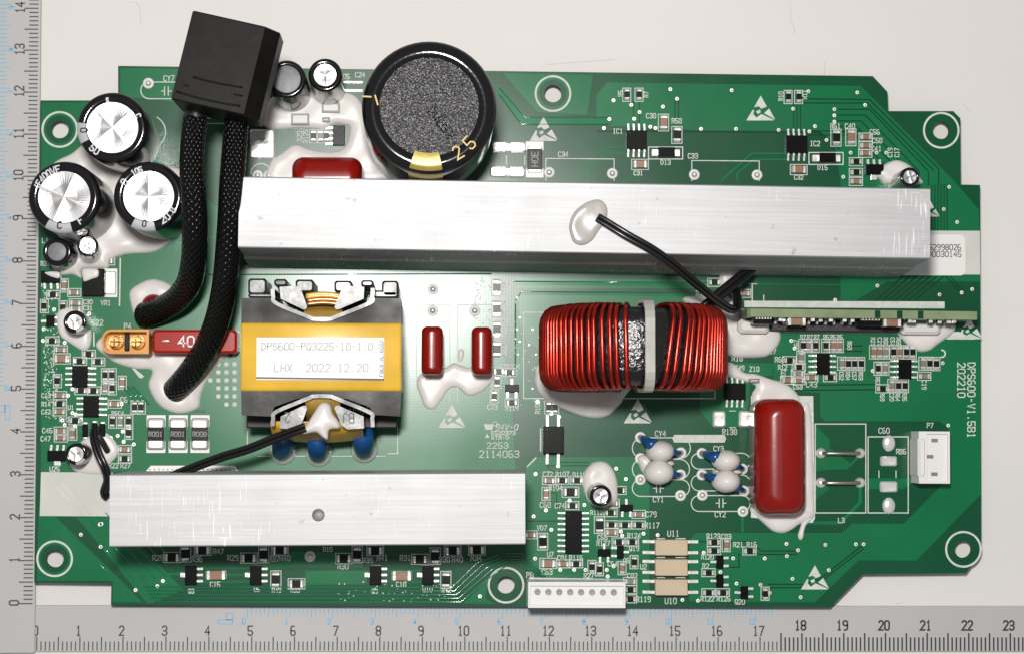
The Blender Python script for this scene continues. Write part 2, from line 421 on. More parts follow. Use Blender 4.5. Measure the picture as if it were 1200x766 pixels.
def tagged(o, label, cat, kind=None, group=None):
    o['label'] = label
    if cat: o['category'] = cat
    if kind: o['kind'] = kind
    if group: o['group'] = group
    return o

# ------------------------------------------------------------------ table
mb = MB(); mb.box(-420, 420, -330, 330, -12, 0)
tb = part('table', mb, 'table', None); tb['kind'] = 'structure'; tb['label'] = 'off white smooth table top under the circuit board and rulers'
hair = Flat(0.03)
for pts in ([(158, 2), (163, 8), (165, 20), (164, 30)], [(928, 8), (926, 20), (931, 34), (930, 40)], [(967, 72), (966, 88)], [(1128, 122), (1133, 127), (1137, 130)], [(640, 76), (680, 73), (720, 70)], [(1050, 707), (1058, 705)]):
    hair.line([(p[0], p[1]) for p in catmull([(x, y, 0) for x, y in pts], 5, False)], 0.55)
part('surface_scratch', hair.mb, 'smudge', tb)
# ------------------------------------------------------------------ rulers
def ruler_bottom():
    zt = 0.8
    a = P(43, 755, zt); b = P(1184, 755, zt); e = (b - a); unit = e.length / 23; e.normalize()
    nrm = Vector((-e.y, e.x, 0))
    lo_ = (P(600, 763, zt) - a).dot(nrm); hi = (P(600, 709, zt) - a).dot(nrm)
    root = bpy.data.objects.new('ruler', None); col.objects.link(root); root.location = a * MM * Vector((1, 1, 0)) if False else Vector((a.x, a.y, 0)) * MM
    root.rotation_euler = (0, 0, math.atan2(e.y, e.x))
    tagged(root, 'grey metric ruler lying along the lower long edge of the green board', 'ruler')
    mb = MB(); mb.box(-6, 303, lo_, hi, 0, zt, 0, 0.12)
    part('ruler_blade', mb, 'ruler', root)
    q = lambda y: (P(600, y, zt) - a).dot(nrm)
    ink = MB(); blue = MB(); k = 0
    for i in range(0, 260):
        x = i * unit / 10; bold = i >= 175; m_ = 1 if bold else 0
        y0 = q(762 if bold else 761.5); long_ = i % 5 == 0
        y1 = q((741 if long_ else 746) if bold else (745.5 if long_ else 751))
        ww = (0.38 if bold else 0.28)
        ink.flat([(x - ww / 2, y0), (x + ww / 2, y0), (x + ww / 2, y1), (x - ww / 2, y1)], zt + 0.012, m_)
    st = S(zt)
    def num(mbx, s, x, y, h, wd, mi=0, sx=0.72):
        for j, pl in enumerate(strokes(s)[0]):
            mbx.strip([(x + u * h * sx, y + v * h) for u, v in pl], wd, zt + 0.012 + 0.004 * (j % 4), mi)
    for n_ in range(0, 26):
        bold = n_ >= 18
        num(ink, str(n_), n_ * unit - 0.35, q(732 if bold else 738.5), 10.5 * st, 0.42 if bold else 0.36, 1 if bold else 0)
    part('printed_scale', ink, ['ruler_ink', 'ruler_bold'], root)
    # pale blue second scale along the other edge
    x0 = (P(290, 715, zt) - a).dot(e); sp = (P(905, 715, zt) - a).dot(e) - x0; sp /= 124
    for i in range(0, 125):
        x = x0 + i * sp; y0 = hi - 0.35; y1 = y0 - (2.6 if i % 5 == 0 else 1.7)
        blue.flat([(x - 0.1, y1), (x + 0.1, y1), (x + 0.1, y0), (x - 0.1, y0)], zt + 0.012)
    for n_ in range(0, 13):
        num(blue, str(n_), x0 + n_ * 10 * sp - 0.8, q(727.5), 1.35, 0.24)
    bx, by = (P(265, 724, zt) - a).dot(e), q(726)
    for pts in ([(-1.8, -.9), (1.5, -.9), (1.5, 0), (-1.8, 0)], [(0, 0.1), (1.6, .1), (1.6, 1.6), (0, 1.6)]):
        blue.strip([(bx + u, by + v) for u, v in pts], 0.2, zt + 0.014, 0, True)
    part('blue_scale', blue, 'ruler_blue', root)
ruler_bottom()
def ruler_left():
    zt = 1.6
    a = P(40, 706.6, zt); b = P(46, 58.8, zt); e = b - a; unit = e.length / 13; e.normalize()
    nrm = Vector((e.y, -e.x, 0))                      # towards picture right
    root = bpy.data.objects.new('ruler', None); col.objects.link(root); root.location = Vector((a.x, a.y, 0)) * MM
    root.rotation_euler = (0, 0, math.atan2(e.y, e.x))
    tagged(root, 'grey metric ruler along the short board edge beside the round capacitors', 'ruler')
    # local x runs up the picture, local y to the picture left
    mb = MB(); x0 = -56.5 * S(zt); zlow = lambda x: max(0, 0.8 * (1 - (x - x0) / 260))
    o = len(mb.v); mb.box(x0, 250, -0.2, 27, 0.8, zt, 0, 0.1)
    mb.v = [(x, y, z - 0.8 + zlow(x)) for x, y, z in mb.v]
    part('ruler_blade', mb, 'ruler', root)
    ztop = lambda x: zt - 0.8 + zlow(x)
    ink = MB(); blue = MB()
    for i in range(0, 180):
        x = i * unit / 10; long_ = i % 5 == 0; y0 = 0.35; y1 = 3.6 if long_ else 2.5
        z = ztop(x) + 0.015
        ink.flat([(x - 0.15, y0), (x + 0.15, y0), (x + 0.15, y1), (x - 0.15, y1)], z)
    for n_ in range(0, 18):
        x = n_ * unit + 0.2; st = strokes(str(n_))[0]
        for j, pl in enumerate(st):
            ink.strip([(x + u * 2.1 * 0.72, 4.7 + v * 2.1) for u, v in pl], 0.36, ztop(x) + 0.02 + 0.004 * (j % 4))
    part('printed_scale', ink, 'ruler_ink', root)
    xb0 = (706.6 - 455) * S(zt)
    for i in range(0, 110):
        x = xb0 + i * unit / 10; y1 = 10.2; y0 = 6.9 if i % 5 == 0 else 7.8
        blue.flat([(x - 0.1, y0), (x + 0.1, y0), (x + 0.1, y1), (x - 0.1, y1)], ztop(x) + 0.015)
    for n_ in range(0, 11):
        x = xb0 + n_ * unit - 0.8; st = strokes(str(n_))[0]
        for j, pl in enumerate(st):
            blue.strip([(x + u * 1.3 * 0.72, 6.7 + v * 1.3) for u, v in pl], 0.24, ztop(x) + 0.02 + 0.004 * (j % 4))
    bx = (706.6 - 486) * S(zt)
    for pts in ([(-1.8, 6.1), (1.5, 6.1), (1.5, 7.2), (-1.8, 7.2)], [(0, 7.3), (1.6, 7.3), (1.6, 8.6), (0, 8.6)]):
        blue.strip([(bx + u, v) for u, v in pts], 0.2, ztop(bx) + 0.016, 0, True)
    part('blue_scale', blue, 'ruler_blue', root)
ruler_left()

# ------------------------------------------------------------------ the circuit board
board = bpy.data.objects.new('circuit_board', None); col.objects.link(board); board.location = (0, 0, 0)
tagged(board, 'green power supply circuit board crowded with capacitors, two aluminium heatsinks and red coils', 'circuit board')
outline = [(138.4, 77.5), (1022.7, 89.5), (1040, 108), (1041, 130.5), (1117, 130.5), (1125.5, 139), (1126, 216.5), (1148.5, 217), (1150, 647),
           (1132, 671), (1011, 672), (973, 711), (130, 708.5), (130.5, 683), (40, 682), (47.5, 118), (138.4, 118)]
HOLES = [(70, 152), (648, 110), (1103, 153), (1129, 643), (64, 654), (593, 685)]
def hole_poly(h, r=10.3, n=28):
    c = P(*h); rr = r * S()
    return [(c.x + rr * math.cos(2 * math.pi * k / n), c.y + rr * math.sin(2 * math.pi * k / n)) for k in range(n)]
def sheet(outer, holes, z0, z1, mats, name, mi_side=1):
    loops = [outer] + holes
    allp = [p for l in loops for p in l]
    m = MB(); N = len(allp)
    m.v = [(x, y, z1) for x, y in allp] + [(x, y, z0) for x, y in allp]
    for t in tessellate_polygon([[Vector((x, y, 0)) for x, y in l] for l in loops]):
        p = [allp[k] for k in t]; t = list(t)
        if (p[1][0] - p[0][0]) * (p[2][1] - p[0][1]) - (p[2][0] - p[0][0]) * (p[1][1] - p[0][1]) < 0: t.reverse()
        m.f.append(tuple(t)); m.m.append(0); m.sm.append(False)
        m.f.append(tuple(k + N for k in reversed(t))); m.m.append(0); m.sm.append(False)
    o = 0
    for l in loops:
        n = len(l)
        for i in range(n):
            j = (i + 1) % n
            m.f.append((o + i, o + j, N + o + j, N + o + i)); m.m.append(mi_side); m.sm.append(False)
        o += n
    return part(name, m, mats, board)
sheet(wp(outline), [hole_poly(h) for h in HOLES], ZB - 1.6, ZB, ['mask_dark', 'board_edge'], 'substrate')

# copper areas under the mask, a little proud of the bare laminate
POURS = [
 [(699, 111), (712, 97), (1009, 101), (1117, 211), (1147, 246), (1149, 352), (1148, 330), (1040, 330), (1003, 352), (985, 352), (985, 215), (979, 172), (962, 155), (845, 154), (699, 147)],
 [(906, 388), (1148, 388), (1149, 579), (1074, 656), (1006, 656), (955, 705), (808, 704), (808, 632), (815, 624), (986, 624), (999, 613), (1059, 613), (1111, 560), (1111, 500), (1100, 493), (966, 493), (961, 486), (961, 460), (906, 456)],
 [(624, 704), (624, 672), (617, 660), (616.5, 546), (627, 535), (761, 535), (761, 705), (737, 706), (735, 700), (735, 682), (620, 680)],
 [(240, 322), (572, 322), (576, 340), (600, 470), (604, 552), (246, 552), (232, 530), (246, 500), (238, 470)],
 [(604, 346), (612, 341), (872, 344), (872, 354), (770, 356), (735, 380), (700, 410), (634, 410), (617, 400)],
 [(605, 326), (870, 329), (870, 338), (605, 338)],
 [(48, 281), (130, 286), (137, 314), (138, 360), (112, 388), (117, 420), (165, 438), (172, 468), (182, 480), (250, 484), (250, 545), (165, 553), (48, 552)],
 [(49, 120), (137, 120), (176, 176), (280, 265), (276, 350), (262, 380), (140, 384), (150, 300), (120, 270), (48, 268)],
 [(141, 80), (330, 83), (326, 112), (282, 135), (182, 116), (141, 114)],
 [(45, 606), (46, 592), (52, 592), (168, 705), (132, 705), (132, 680), (43, 680)],
 [(137, 300), (240, 300), (276, 350), (262, 380), (262, 480), (182, 480), (172, 468), (165, 438), (117, 420), (112, 388), (138, 360)],
 [(133, 605), (215, 690), (180, 706), (172, 706), (90, 606)],
 [(300, 646), (300, 664), (425, 664), (425, 646)], [(358, 668), (430, 668), (430, 684), (358, 684)],
 [(543, 706), (573, 678), (568, 700), (580, 707)],
 [(590, 86), (695, 88), (688, 135), (630, 132), (608, 108)],
 [(955, 497), (972, 515), (972, 524), (1000, 545), (955, 552)], [(955, 585), (972, 572), (955, 560)],
 [(1017, 560), (1075, 560), (1060, 572), (1017, 572)],
 [(820, 425), (905, 425), (905, 440), (880, 440), (875, 500), (835, 500), (820, 480)],
]
def inside(pt, poly):
    c = False
    for i in range(len(poly)):
        (x0, y0), (x1, y1) = poly[i - 1], poly[i]
        if (y0 > pt[1]) != (y1 > pt[1]) and pt[0] < x0 + (pt[1] - y0) * (x1 - x0) / (y1 - y0): c = not c
    return c
fl = Flat(ZB + 0.02)
for p in POURS:
    hl = [h for h in HOLES if inside(h, p)]
    z_ = fl.zz(); loops = [wp(p)] + [hole_poly(h, 16) for h in hl]; ap = [q for l in loops for q in l]; o_ = fl.mb.add([(x, y, z_) for x, y in ap], [])
    for t in tessellate_polygon([[Vector((x, y, 0)) for x, y in l] for l in loops]):
        fl.mb.f.append(tuple(o_ + k for k in t)); fl.mb.m.append(0); fl.mb.sm.append(False)
o = part('copper_pour', fl.mb, 'mask_light', board); o['kind'] = 'stuff'

# traces
fd = Flat(ZB + 0.06); flt = Flat(ZB + 0.10)
ridge = MB()
def rline(pts, wpx): ridge.tube([tuple(P(x, y, ZB + 0.05)) for x, y in pts], wpx / 2 * SC, 8, up=(0, 0, 1))
for pts, wd in [([(585, 107), (614, 142), (715, 142)], 8), ([(665, 212), (707, 174), (735, 172)], 2), ([(690, 212), (690, 200), (711, 180), (735, 180)], 2),
                ([(845, 212), (881, 180), (925, 180)], 2), ([(864, 212), (864, 203), (884, 187), (922, 187)], 2), ([(747, 212), (747, 200), (735, 212)], 2),
                ([(605, 332), (868, 334)], 4), ([(603, 354), (610, 344), (866, 346)], 3), ([(606, 354), (606, 440)], 4), ([(610, 380), (610, 450), (620, 462), (640, 480)], 4),
                ([(605, 470), (626, 470), (638, 480)], 3), ([(885, 333), (1000, 334)], 1.2), ([(820, 430), (905, 428), (911, 436)], 2), ([(870, 600), (870, 622)], 3),
                ([(1008, 570), (1008, 588), (985, 612), (945, 612)], 4), ([(955, 548), (992, 548), (1006, 535)], 3),
                ([(170, 672), (216, 672)], 3), ([(232, 665), (292, 665)], 3), ([(266, 673), (292, 673)], 2.5), ([(232, 681), (292, 681)], 3), ([(333, 650), (333, 664)], 4),
                ([(307, 665), (333, 665)], 2.5), ([(307, 681), (320, 681)], 2.5), ([(448, 668), (495, 668)], 2.5), ([(448, 681), (495, 681)], 2.5), ([(354, 683), (380, 683)], 3)]:
    flt.line(pts, wd)
for k in range(5):                       # the bus along the lower edge
    y = 687 + 4.3 * k
    rline([(168 + 3 * k, y), (530 + 2.5 * k, y + 0.5), (560 + 5 * k, y - 29 - k), (584 + 4 * k, 650 + 2 * k)], 2.0)
for k in range(6):                       # slanting bundle by the corner hole
    x = 95 + 9.5 * k; y = 612 - 4 * k
    rline([(x, y), (x + 62 + 3 * k, y + 67 + 3 * k)], 1.5)

rline([(80, 622), (120, 664), (168, 705)], 1.2)
for k in range(5): rline([(590 + 3 * k, 648 + 3.2 * k), (612, 648 + 3.2 * k), (640 - 2 * k, 676)], 1.6)
for k in range(6): rline([(52 + 4.2 * k, 405 + 5 * k), (52 + 4.2 * k, 490 - 6 * k)], 1.0)
for k in range(3): rline([(143 + 6 * k, 452), (163 + 6 * k, 474)], 2.5)
for k in range(5):                       # gaps in the copper, right hand bundle
    y = 128.4 + 6.8 * k; xd = 1019 - 5 * k
    fd.line([(978, y), (xd, y), (xd + (201 - y) * 0.95 + k * 0.5, 201), (xd + (201 - y) * 0.95 + k * 0.5, 217)], 1.4)
fd.line([(936, 116), (1019, 117), (1100, 198), (1100, 217)], 1.4); fd.line([(936, 121), (1016, 121), (1094, 200)], 1.4)
fd.line([(700, 154), (960, 155), (984, 175)], 2)
for k in range(6): fd.line([(1092 + 3.6 * k, 217), (1092 + 3.6 * k, 269)], 1.2)
for k in range(7): fd.line([(1027 + 7.5 * k, 352), (1058 + 8 * k, 324)], 1.8)
fd.line([(1108, 324), (1127, 343)], 1.6); fd.line([(1112, 322), (1127, 339)], 1.2)
for x in (742.5, 749.3, 791, 795): fd.line([(x, 118), (x, 145)], 1.1)
for x in (930, 934, 938): fd.line([(x, 120), (x, 152)], 1.1)
for y in (154, 159): fd.line([(947, y - 0.5), (1008, y)], 1.3)
fd.line([(818, 634), (880, 634), (892, 645), (934, 645)], 1.4); fd.line([(868, 640), (876, 640), (889, 649), (934, 649)], 1.4)
for k in range(2): fd.line([(900, 684 + 4 * k), (942, 684 + 4 * k), (960, 684 + 4 * k - 6), (1010 + 2 * k, 639 + 3 * k)], 1.5)
for yy in (405, 411): fd.line([(990, yy), (1010, yy)], 1.6)
for yy in (450, 456): fd.line([(930, yy + 1), (1030, yy)], 1.7)
fd.line([(866, 648), (866, 664), (852, 664)], 1.5); fd.line([(618, 610), (655, 610)], 1.3)
fd.line([(645, 577), (652, 577), (652, 595)], 1.2); fd.line([(640, 545), (690, 545)], 1.3)
fd.line([(652, 541), (690, 541)], 1.3); fd.line([(640, 545), (648, 552), (662, 552)], 1.3)
for k in range(4): fd.line([(616, 655 + 4 * k), (632 - 2 * k, 675)], 1.5)
fd.line([(890, 696), (905, 695)], 1.4)
for k in range(3): fd.line([(150 + 5 * k, 470 + 2 * k), (158 + 5 * k, 480)], 1.5)
o = part('mask_groove', fd.mb, 'trace_dark', board); o['kind'] = 'stuff'
for pts in ([(585, 103), (615, 138), (713, 138)], [(585, 111), (611, 146), (713, 146)], [(602, 330), (868, 332)], [(604, 352), (611, 342), (866, 344)], [(241, 322), (576, 321)], [(604, 356), (604, 440)]): rline(pts, 1.6)
o = part('trace', flt.mb, 'trace_light', board); o['kind'] = 'stuff'
o = part('raised_trace', ridge, 'trace_ridge', board); o['kind'] = 'stuff'
ridge = MB()
for k in range(2): rline([(51 + 9 * k, 555), (97 + 9 * k, 602)], 1.0)
for v_ in range(len(ridge.v)): ridge.v[v_] = (ridge.v[v_][0], ridge.v[v_][1], ridge.v[v_][2] + 0.10)
o = part('printed_trace_glint', ridge, 'paper', board); o['kind'] = 'stuff'  # traces under the print; the paler colour paints in their glints

# ------------------------------------------------------------------ silk print
sk = Flat(ZB + 0.15)
for h in HOLES: sk.ring(h, 20.3, 2.4)
def esd(x, y, s_):
    f = lambda pts: sk.fill([(x + u * s_, y - v * s_) for u, v in pts])
    f([(0, 1.72), (-0.47, 0.90), (-0.15, 0.98), (0.05, 0.80), (0.42, 0.96)])
    f([(-1, 0), (-0.56, 0.74), (-0.46, 0.72), (-0.50, 0.42), (-0.30, 0.20), (-0.08, 0.36), (0.05, 0.44), (0.88, 0.06), (0.9, 0)])
    f([(-0.34, 0.62), (-0.05, 0.76), (0.0, 0.56), (-0.2, 0.44)])
    f([(1.0, 0.06), (0.58, 0.82), (0.22, 0.50)])
for e in [(637, 165.5, 16.5), (891.5, 141.5, 17), (529.5, 501, 16), (747.5, 495.5, 16.5), (955, 690, 16.5), (1136, 397, 15), (1090, 254, 11)]: esd(*e)
for s, x, y, h, rot in [
 ('CY7', 198, 92, 6, 0), ('C85', 404, 90, 5.5, 0), ('C24', 422, 88, 5.5, 0), ('C34', 660, 181, 5.5, 0), ('C33', 812, 183, 5.5, 0), ('IC1', 724, 154, 5.5, 0), ('C38', 763, 136, 5.5, 0),
 ('R58', 793, 142, 5.5, 0), ('D13', 780, 190.5, 5.5, 0), ('C31', 748, 203, 5, 0), ('R5', 727, 110, 5, 90), ('R7', 757, 111, 5, 90), ('IC2', 955, 168.5, 5.5, 0), ('D15', 964, 196.5, 5.5, 0), ('R61', 979, 148, 5.5, 0), ('C40', 996, 148, 5.5, 0),
 ('C56', 1025, 155, 5.5, 0), ('C58', 1028, 165, 5.5, 0), ('C41', 1027, 174.5, 5.5, 0), ('C32', 936, 208, 5, 0), ('R10', 915, 113, 5, 90), ('R11', 943, 111, 5, 90), ('C19', 1043, 179, 5, 90), ('C17', 1051, 179, 5, 90),
 ('R28', 185, 653, 6, 0), ('R36', 231, 654.5, 6, 0), ('R47', 256, 645.5, 6, 0), ('R29', 273, 653, 6, 0), ('R37', 321, 654, 6, 0), ('R48', 334, 653.5, 6, 0), ('C15', 252, 684, 5.5, 0), ('Q3', 224, 692, 5, 0), ('Q5', 301, 690, 5, 0),
 ('R49', 324, 691, 5, 0), ('R33', 346, 691, 5, 0), ('R30', 402, 663, 6, 0), ('R39', 431, 656, 5.5, 0), ('R41', 448, 653, 6, 0), ('C18', 470, 684, 5.5, 0), ('R31', 475, 653, 6, 0), ('R38', 521, 655, 6, 0), ('R40', 536, 655, 6, 0), ('R34', 558, 653, 6, 0),
 ('Q9', 439, 692, 5, 0), ('Q10', 501, 690, 5.5, 0), ('R42', 523, 691, 5, 0), ('D10', 384, 643, 5, 0), ('P8', 621, 673, 6, 0), ('C63', 641, 669.5, 6, 0), ('C81', 659, 653, 5.5, 0), ('R116', 675, 653, 5.5, 0), ('U7', 645, 649, 5.5, 0), ('VD7', 635, 618, 5.5, 0),
 ('C72', 642, 555, 5.5, 0), ('R107', 659, 555, 5.5, 0), ('R118', 679, 556, 5.5, 0), ('R104', 651, 571, 5.5, 0), ('C68', 639, 591, 6, 0), ('C74', 656, 592, 5.5, 0), ('C79', 763, 602, 6, 0), ('R117', 764, 615, 6, 0), ('R112', 699, 600, 5, 0),
 ('C66', 706, 629, 5.5, 0), ('R127', 707, 636, 5.5, 0), ('R124', 743, 627, 5.5, 0), ('Q19', 743, 642, 5.5, 0), ('U11', 789, 624.5, 6.5, 0), ('U10', 786, 703.5, 6.5, 0), ('U2', 754, 663.5, 5.5, 0), ('C82', 741, 674, 5.5, 0), ('R119', 754, 701.5, 6, 0),
 ('R27', 690, 674, 5.5, 0), ('C64', 718, 660, 5.5, 0), ('D6', 734, 656, 5.5, 0), ('R123', 836, 627.5, 5.5, 0), ('C83', 851, 628, 5.5, 0), ('R21', 865, 637.5, 5.5, 0), ('R16', 881, 637.5, 5.5, 0), ('R120', 829, 652, 5, 0), ('R2', 827, 662.5, 5.5, 0),
 ('R122', 829, 701, 5.5, 0), ('R126', 848, 701, 5.5, 0), ('Q20', 867, 704.5, 5.5, 0), ('CY4', 774, 507.5, 6, 0), ('CY1', 771.5, 584.5, 6, 0), ('CY2', 844, 602, 6, 0), ('CY3', 842, 525, 5.5, 0), ('R138', 855, 505.5, 6, 0), ('C60', 1036, 504, 6, 0), ('RB6', 1056, 528.5, 5.5, 0), ('P7', 1090, 498, 5.5, 0), ('L3', 986, 609, 5.5, 0),
 ('R18', 864, 419.5, 6, 0), ('R17', 904, 411.5, 5, 0), ('C49', 867, 430.5, 5, 0), ('Z18', 884, 432, 5.5, 0), ('R66', 914, 421, 5.5, 0), ('C43', 951, 450, 6, 0), ('C53', 935, 453, 5, 0), ('R12', 917, 430, 5, 0),
 ('R26', 822, 344, 6, 0), ('P4', 149.5, 382, 6, 0), ('C22', 114, 378, 6.5, 0), ('VR1', 124, 355, 5.5, 0), ('C6', 145, 468, 6, 0), ('R6C4', 138, 484, 5, 0), ('C45', 55.5, 504, 5.5, 0), ('C47', 53.5, 513.5, 5.5, 0), ('U25', 64, 549, 5.5, 0), ('R22', 133, 545, 5.5, 0), ('R27', 147, 545, 5.5, 0),
 ('C13', 54, 463, 5, 0), ('R14', 54, 473, 5, 0), ('C12', 54, 482, 5, 0), ('U1', 83, 477, 5, 0), ('R10', 75, 491, 5, 0), ('L1', 53, 282, 5.5, 0), ('C30', 103, 354, 5, 0), ('C31', 103, 361, 5, 0), ('R31', 53, 309, 5, 0),
 ('R20', 351, 160, 5.5, 90), ('R125', 358, 160, 5.5, 90), ('R111', 591, 339, 5, -90), ('R110', 591, 362, 6, -90), ('R100', 590, 384, 6, -90), ('R99', 590, 410, 6, -90), ('C23', 591, 429, 5, 0), ('R24', 604, 429, 5, 0), ('C73', 577, 476.5, 5.5, 0), ('R114', 600, 477.5, 5.5, 0), ('U8', 662, 448, 5, 0), ('R105', 630, 477, 5, 90)]:
    sk.text(s, x, y, h, rot, 0.95)
for i, (x, s) in enumerate([(986, 'C52'), (993.5, 'R84'), (1001, 'C57'), (1008.7, 'R83')]): sk.text(s, x, 440, 4.6, -90, 0.9)
for x in (941, 949, 957): sk.text('R7', x, 394.5, 4.6, 0, 0.9)
for x in (968, 976, 984): sk.text('R5', x, 394.5, 4.6, 0, 0.9)
for i, x in enumerate((1023, 1031, 1038, 1046, 1053)): sk.text(('R21', 'C21', 'R88', 'C51', 'R65')[i], x, 400, 4.6, -90, 0.9)
for i, x in enumerate((1034, 1045, 1052, 1060)): sk.text(('R69', 'C20', 'R64', 'R35')[i], x, 464.5, 4.6, -90, 0.9)
sk.text('C19', 1083, 450.5, 5, -90, 0.9); sk.text('R57', 1028.5, 446, 4.6, -90, 0.9); sk.text('R60', 995.5, 404.5, 4.6, -90, 0.9)
sk.text('R67', 933, 403, 4.8, 90, 0.9); sk.text('R72', 918, 437, 4.8, 90, 0.9)
sk.text('DPS600-V1.5B1', 1138.3, 468.5, 8.6, -90, 1.35, 0.855); sk.text('202210', 1126.6, 445, 8.6, -90, 1.35, 0.87)
sk.text('2253', 583, 521.5, 6.5, 0, 0.9, 1.1); sk.text('2114063', 585, 531.5, 7.5, 0, 0.95, 0.98); sk.text('94V-0', 594, 500, 6.5, 0, 1.1, 0.9, slant=0.25)
sk.text('E532373', 590, 506.8, 4.2, 0, 0.9, 1.05); sk.text('XTR-D', 586, 512.3, 4.2, 0, 0.9, 1.1); sk.fill([(568.5, 512.5), (573.5, 512.5), (571, 507.5)])
sk.fill([(567, 496.5), (578, 496.5), (577, 503), (569, 503)]); sk.ring((580, 496), 2.4, 0.7, 16)
# outlines round the larger parts
for r in [(613.5, 366, 838, 466.5), (955.3, 496.3, 1014.6, 600.4), (1017.3, 511.3, 1064.3, 600.4), (1068.5, 517, 1074, 557)]: sk.rect(*r, 1.3)
for a, b in [(639.7, 719.6), (810.7, 889.7)]:
    yy = 186 if a < 700 else 188.4
    sk.line([(a, 212), (a, yy), (b, yy + 0.6), (b, 212)], 1.1)
for x0, x1 in ((488, 527), (536, 576)): sk.line([(x0, 470), (x0, 357), (x1, 357), (x1, 470)], 0.9)
def capsule(x0, x1, y0, y1):
    r = (y1 - y0) / 2
    sk.ring((x0 + r, y0 + r), r, 1.2, 14, 90, 270); sk.ring((x1 - r, y0 + r), r, 1.2, 14, -90, 90)
    sk.line([(x0 + r, y0), (x1 - r, y0)], 1.2); sk.line([(x0 + r, y1), (x1 - r, y1)], 1.2)
for c in [(741, 809, 512.4, 536.5), (741, 808, 537.5, 561), (741, 808, 561.5, 581), (810, 879, 530.5, 549), (810, 879, 556, 574.5), (810, 879, 580, 598.6), (165, 340, 96.5, 116)]: capsule(*c)
for x, y in ((771.5, 571.5), (845, 589), (195, 107), (240, 139)):
    sk.line([(x - 2.2, y - 5), (x - 2.2, y + 5)], 1.3); sk.line([(x + 2.2, y - 5), (x + 2.2, y + 5)], 1.3)
    sk.line([(x - 6, y), (x - 2.2, y)], 1.1); sk.line([(x + 2.2, y), (x + 6, y)], 1.1)
sk.line([(241, 145), (262, 145)], 1)
sk.fill([(790, 509), (849, 509), (851, 513.5), (849, 518), (790, 518), (788, 513.5)])
sk.fill([(872, 352.5), (1107, 353.5), (1107, 361.5), (872, 360)])
sk.fill([(898, 387.6), (1124, 388.6), (1143, 397.4), (1110, 397.4), (1100, 392), (898, 389)])
sk.line([(881.5, 333), (881.5, 357)], 1.4); sk.line([(895, 346), (895, 357)], 1.3); sk.line([(877, 332.6), (887, 332.8)], 1)
sk.ring((1103.5, 414), 4.2, 1.8, 16, -100, 90)
sk.fill([(880, 463.5), (953, 463.5), (955, 607), (952, 612), (880, 606)])
sk.fill([(1088, 270.5), (1148.3, 270.7), (1148.6, 322), (1040, 321)], 1)
sk.fill([(48, 552.5), (132, 553), (132, 604.5), (46.5, 604)], 1)
sk.fill([(154.5, 431), (158, 431.5), (169, 440.5), (166, 443), (163, 442)])
sk.line([(110, 389), (110, 405)], 1.6); sk.line([(141, 303), (140, 358)], 1.6); sk.line([(855, 481), (862, 481)], 1); sk.line([(855, 500.5), (862, 500.5)], 1)
sk.line([(49, 322), (49, 336)], 1.2); sk.line([(633.5, 502), (633.5, 528)], 1.6); sk.line([(628, 536), (618, 546)], 1.6)
sk.ring((174, 155), 20, 1.2, 18, -60, 60); sk.ring((306, 204), 12, 1.4, 24, 0, 180)
for x0, x1 in ((1030, 1030), (1050, 1050)): sk.line([(x0, 551), (x1, 559)], 1.1)
for x in (593.5, 615): sk.line([(x, 183), (x, 193)], 1.2)
sk.fill([(620, 676), (735, 678), (735, 682), (620, 680)])
for y in (630.5, 652.5, 676): sk.line([(770, y), (779, y)], 1.2); sk.line([(792, y), (803, y)], 1.2)

# small drilled and tinned dots
vi = MB()
VIAS = [(718.8, 118), (785.4, 105), (776.8, 125.3), (793.2, 116.1), (857.2, 106.2), (714, 140), (707.6, 150.6), (821.4, 151.4), (862.4, 151.4), (739.7, 123.4), (749.3, 131.8), (743, 139.6), (762, 149), (768, 150.5),
 (947, 107.5), (1004.4, 108.8), (1013.6, 123.4), (977.6, 128.4), (977.6, 135.7), (977.6, 143), (929.2, 127.9), (912.3, 152.7), (954.8, 148.3), (968.4, 164.4), (948.3, 154.5), (1027, 179.3), (1038.4, 179.3), (996.6, 179.3), (988, 207.5), (1112, 219.3), (1105.7, 245.4),
 (1121.4, 260.5), (1028, 335), (1100.8, 345.4), (1126.7, 343), (1139, 339), (978.5, 351.6), (770.6, 626.3), (799.6, 702.2), (921.5, 636.6), (967, 637.7), (896, 653.6), (922, 651), (935, 644), (1002.8, 637), (1011.8, 637), (928.5, 677.4), (938, 699), (971, 667.3), (891, 684.5), (863, 683), (859, 653.5),
 (824.5, 647), (817.8, 703), (844, 669.5), (627.5, 554.7), (654, 545.5), (722, 548.4), (733.4, 560.7), (667.4, 585.7), (684.7, 591), (625.2, 604.3), (639.7, 597.3), (646, 620), (656.5, 667), (672.8, 667), (686, 667), (627, 653.8), (711, 667), (719, 662.7), (712, 674.7), (754, 624.6), (727.5, 622), (729, 627), (562.4, 698), (694, 661),
 (119, 613.3), (117.2, 613.8), (95, 625.8), (118, 640), (159, 690.7), (184.5, 686), (191, 680), (104.8, 367.3), (63.6, 362.8), (51.4, 385.2), (50.5, 399), (76, 401.4), (85, 455.5), (80, 463), (85, 483.5), (89, 485), (76, 497.3), (88, 499), (130, 512.5), (138, 510), (144, 505), (145, 517), (157, 520),
 (142.5, 473), (73, 492), (95, 491), (630, 470), (655, 488), (646, 484), (1111, 498), (1104.5, 425), (1022.5, 434), (931, 408), (927, 399), (902, 694), (606, 349), (609, 372), (606, 386), (609, 400), (607, 415), (624, 386), (632, 395), (620, 404), (628, 415), (636, 440), (624, 455)]
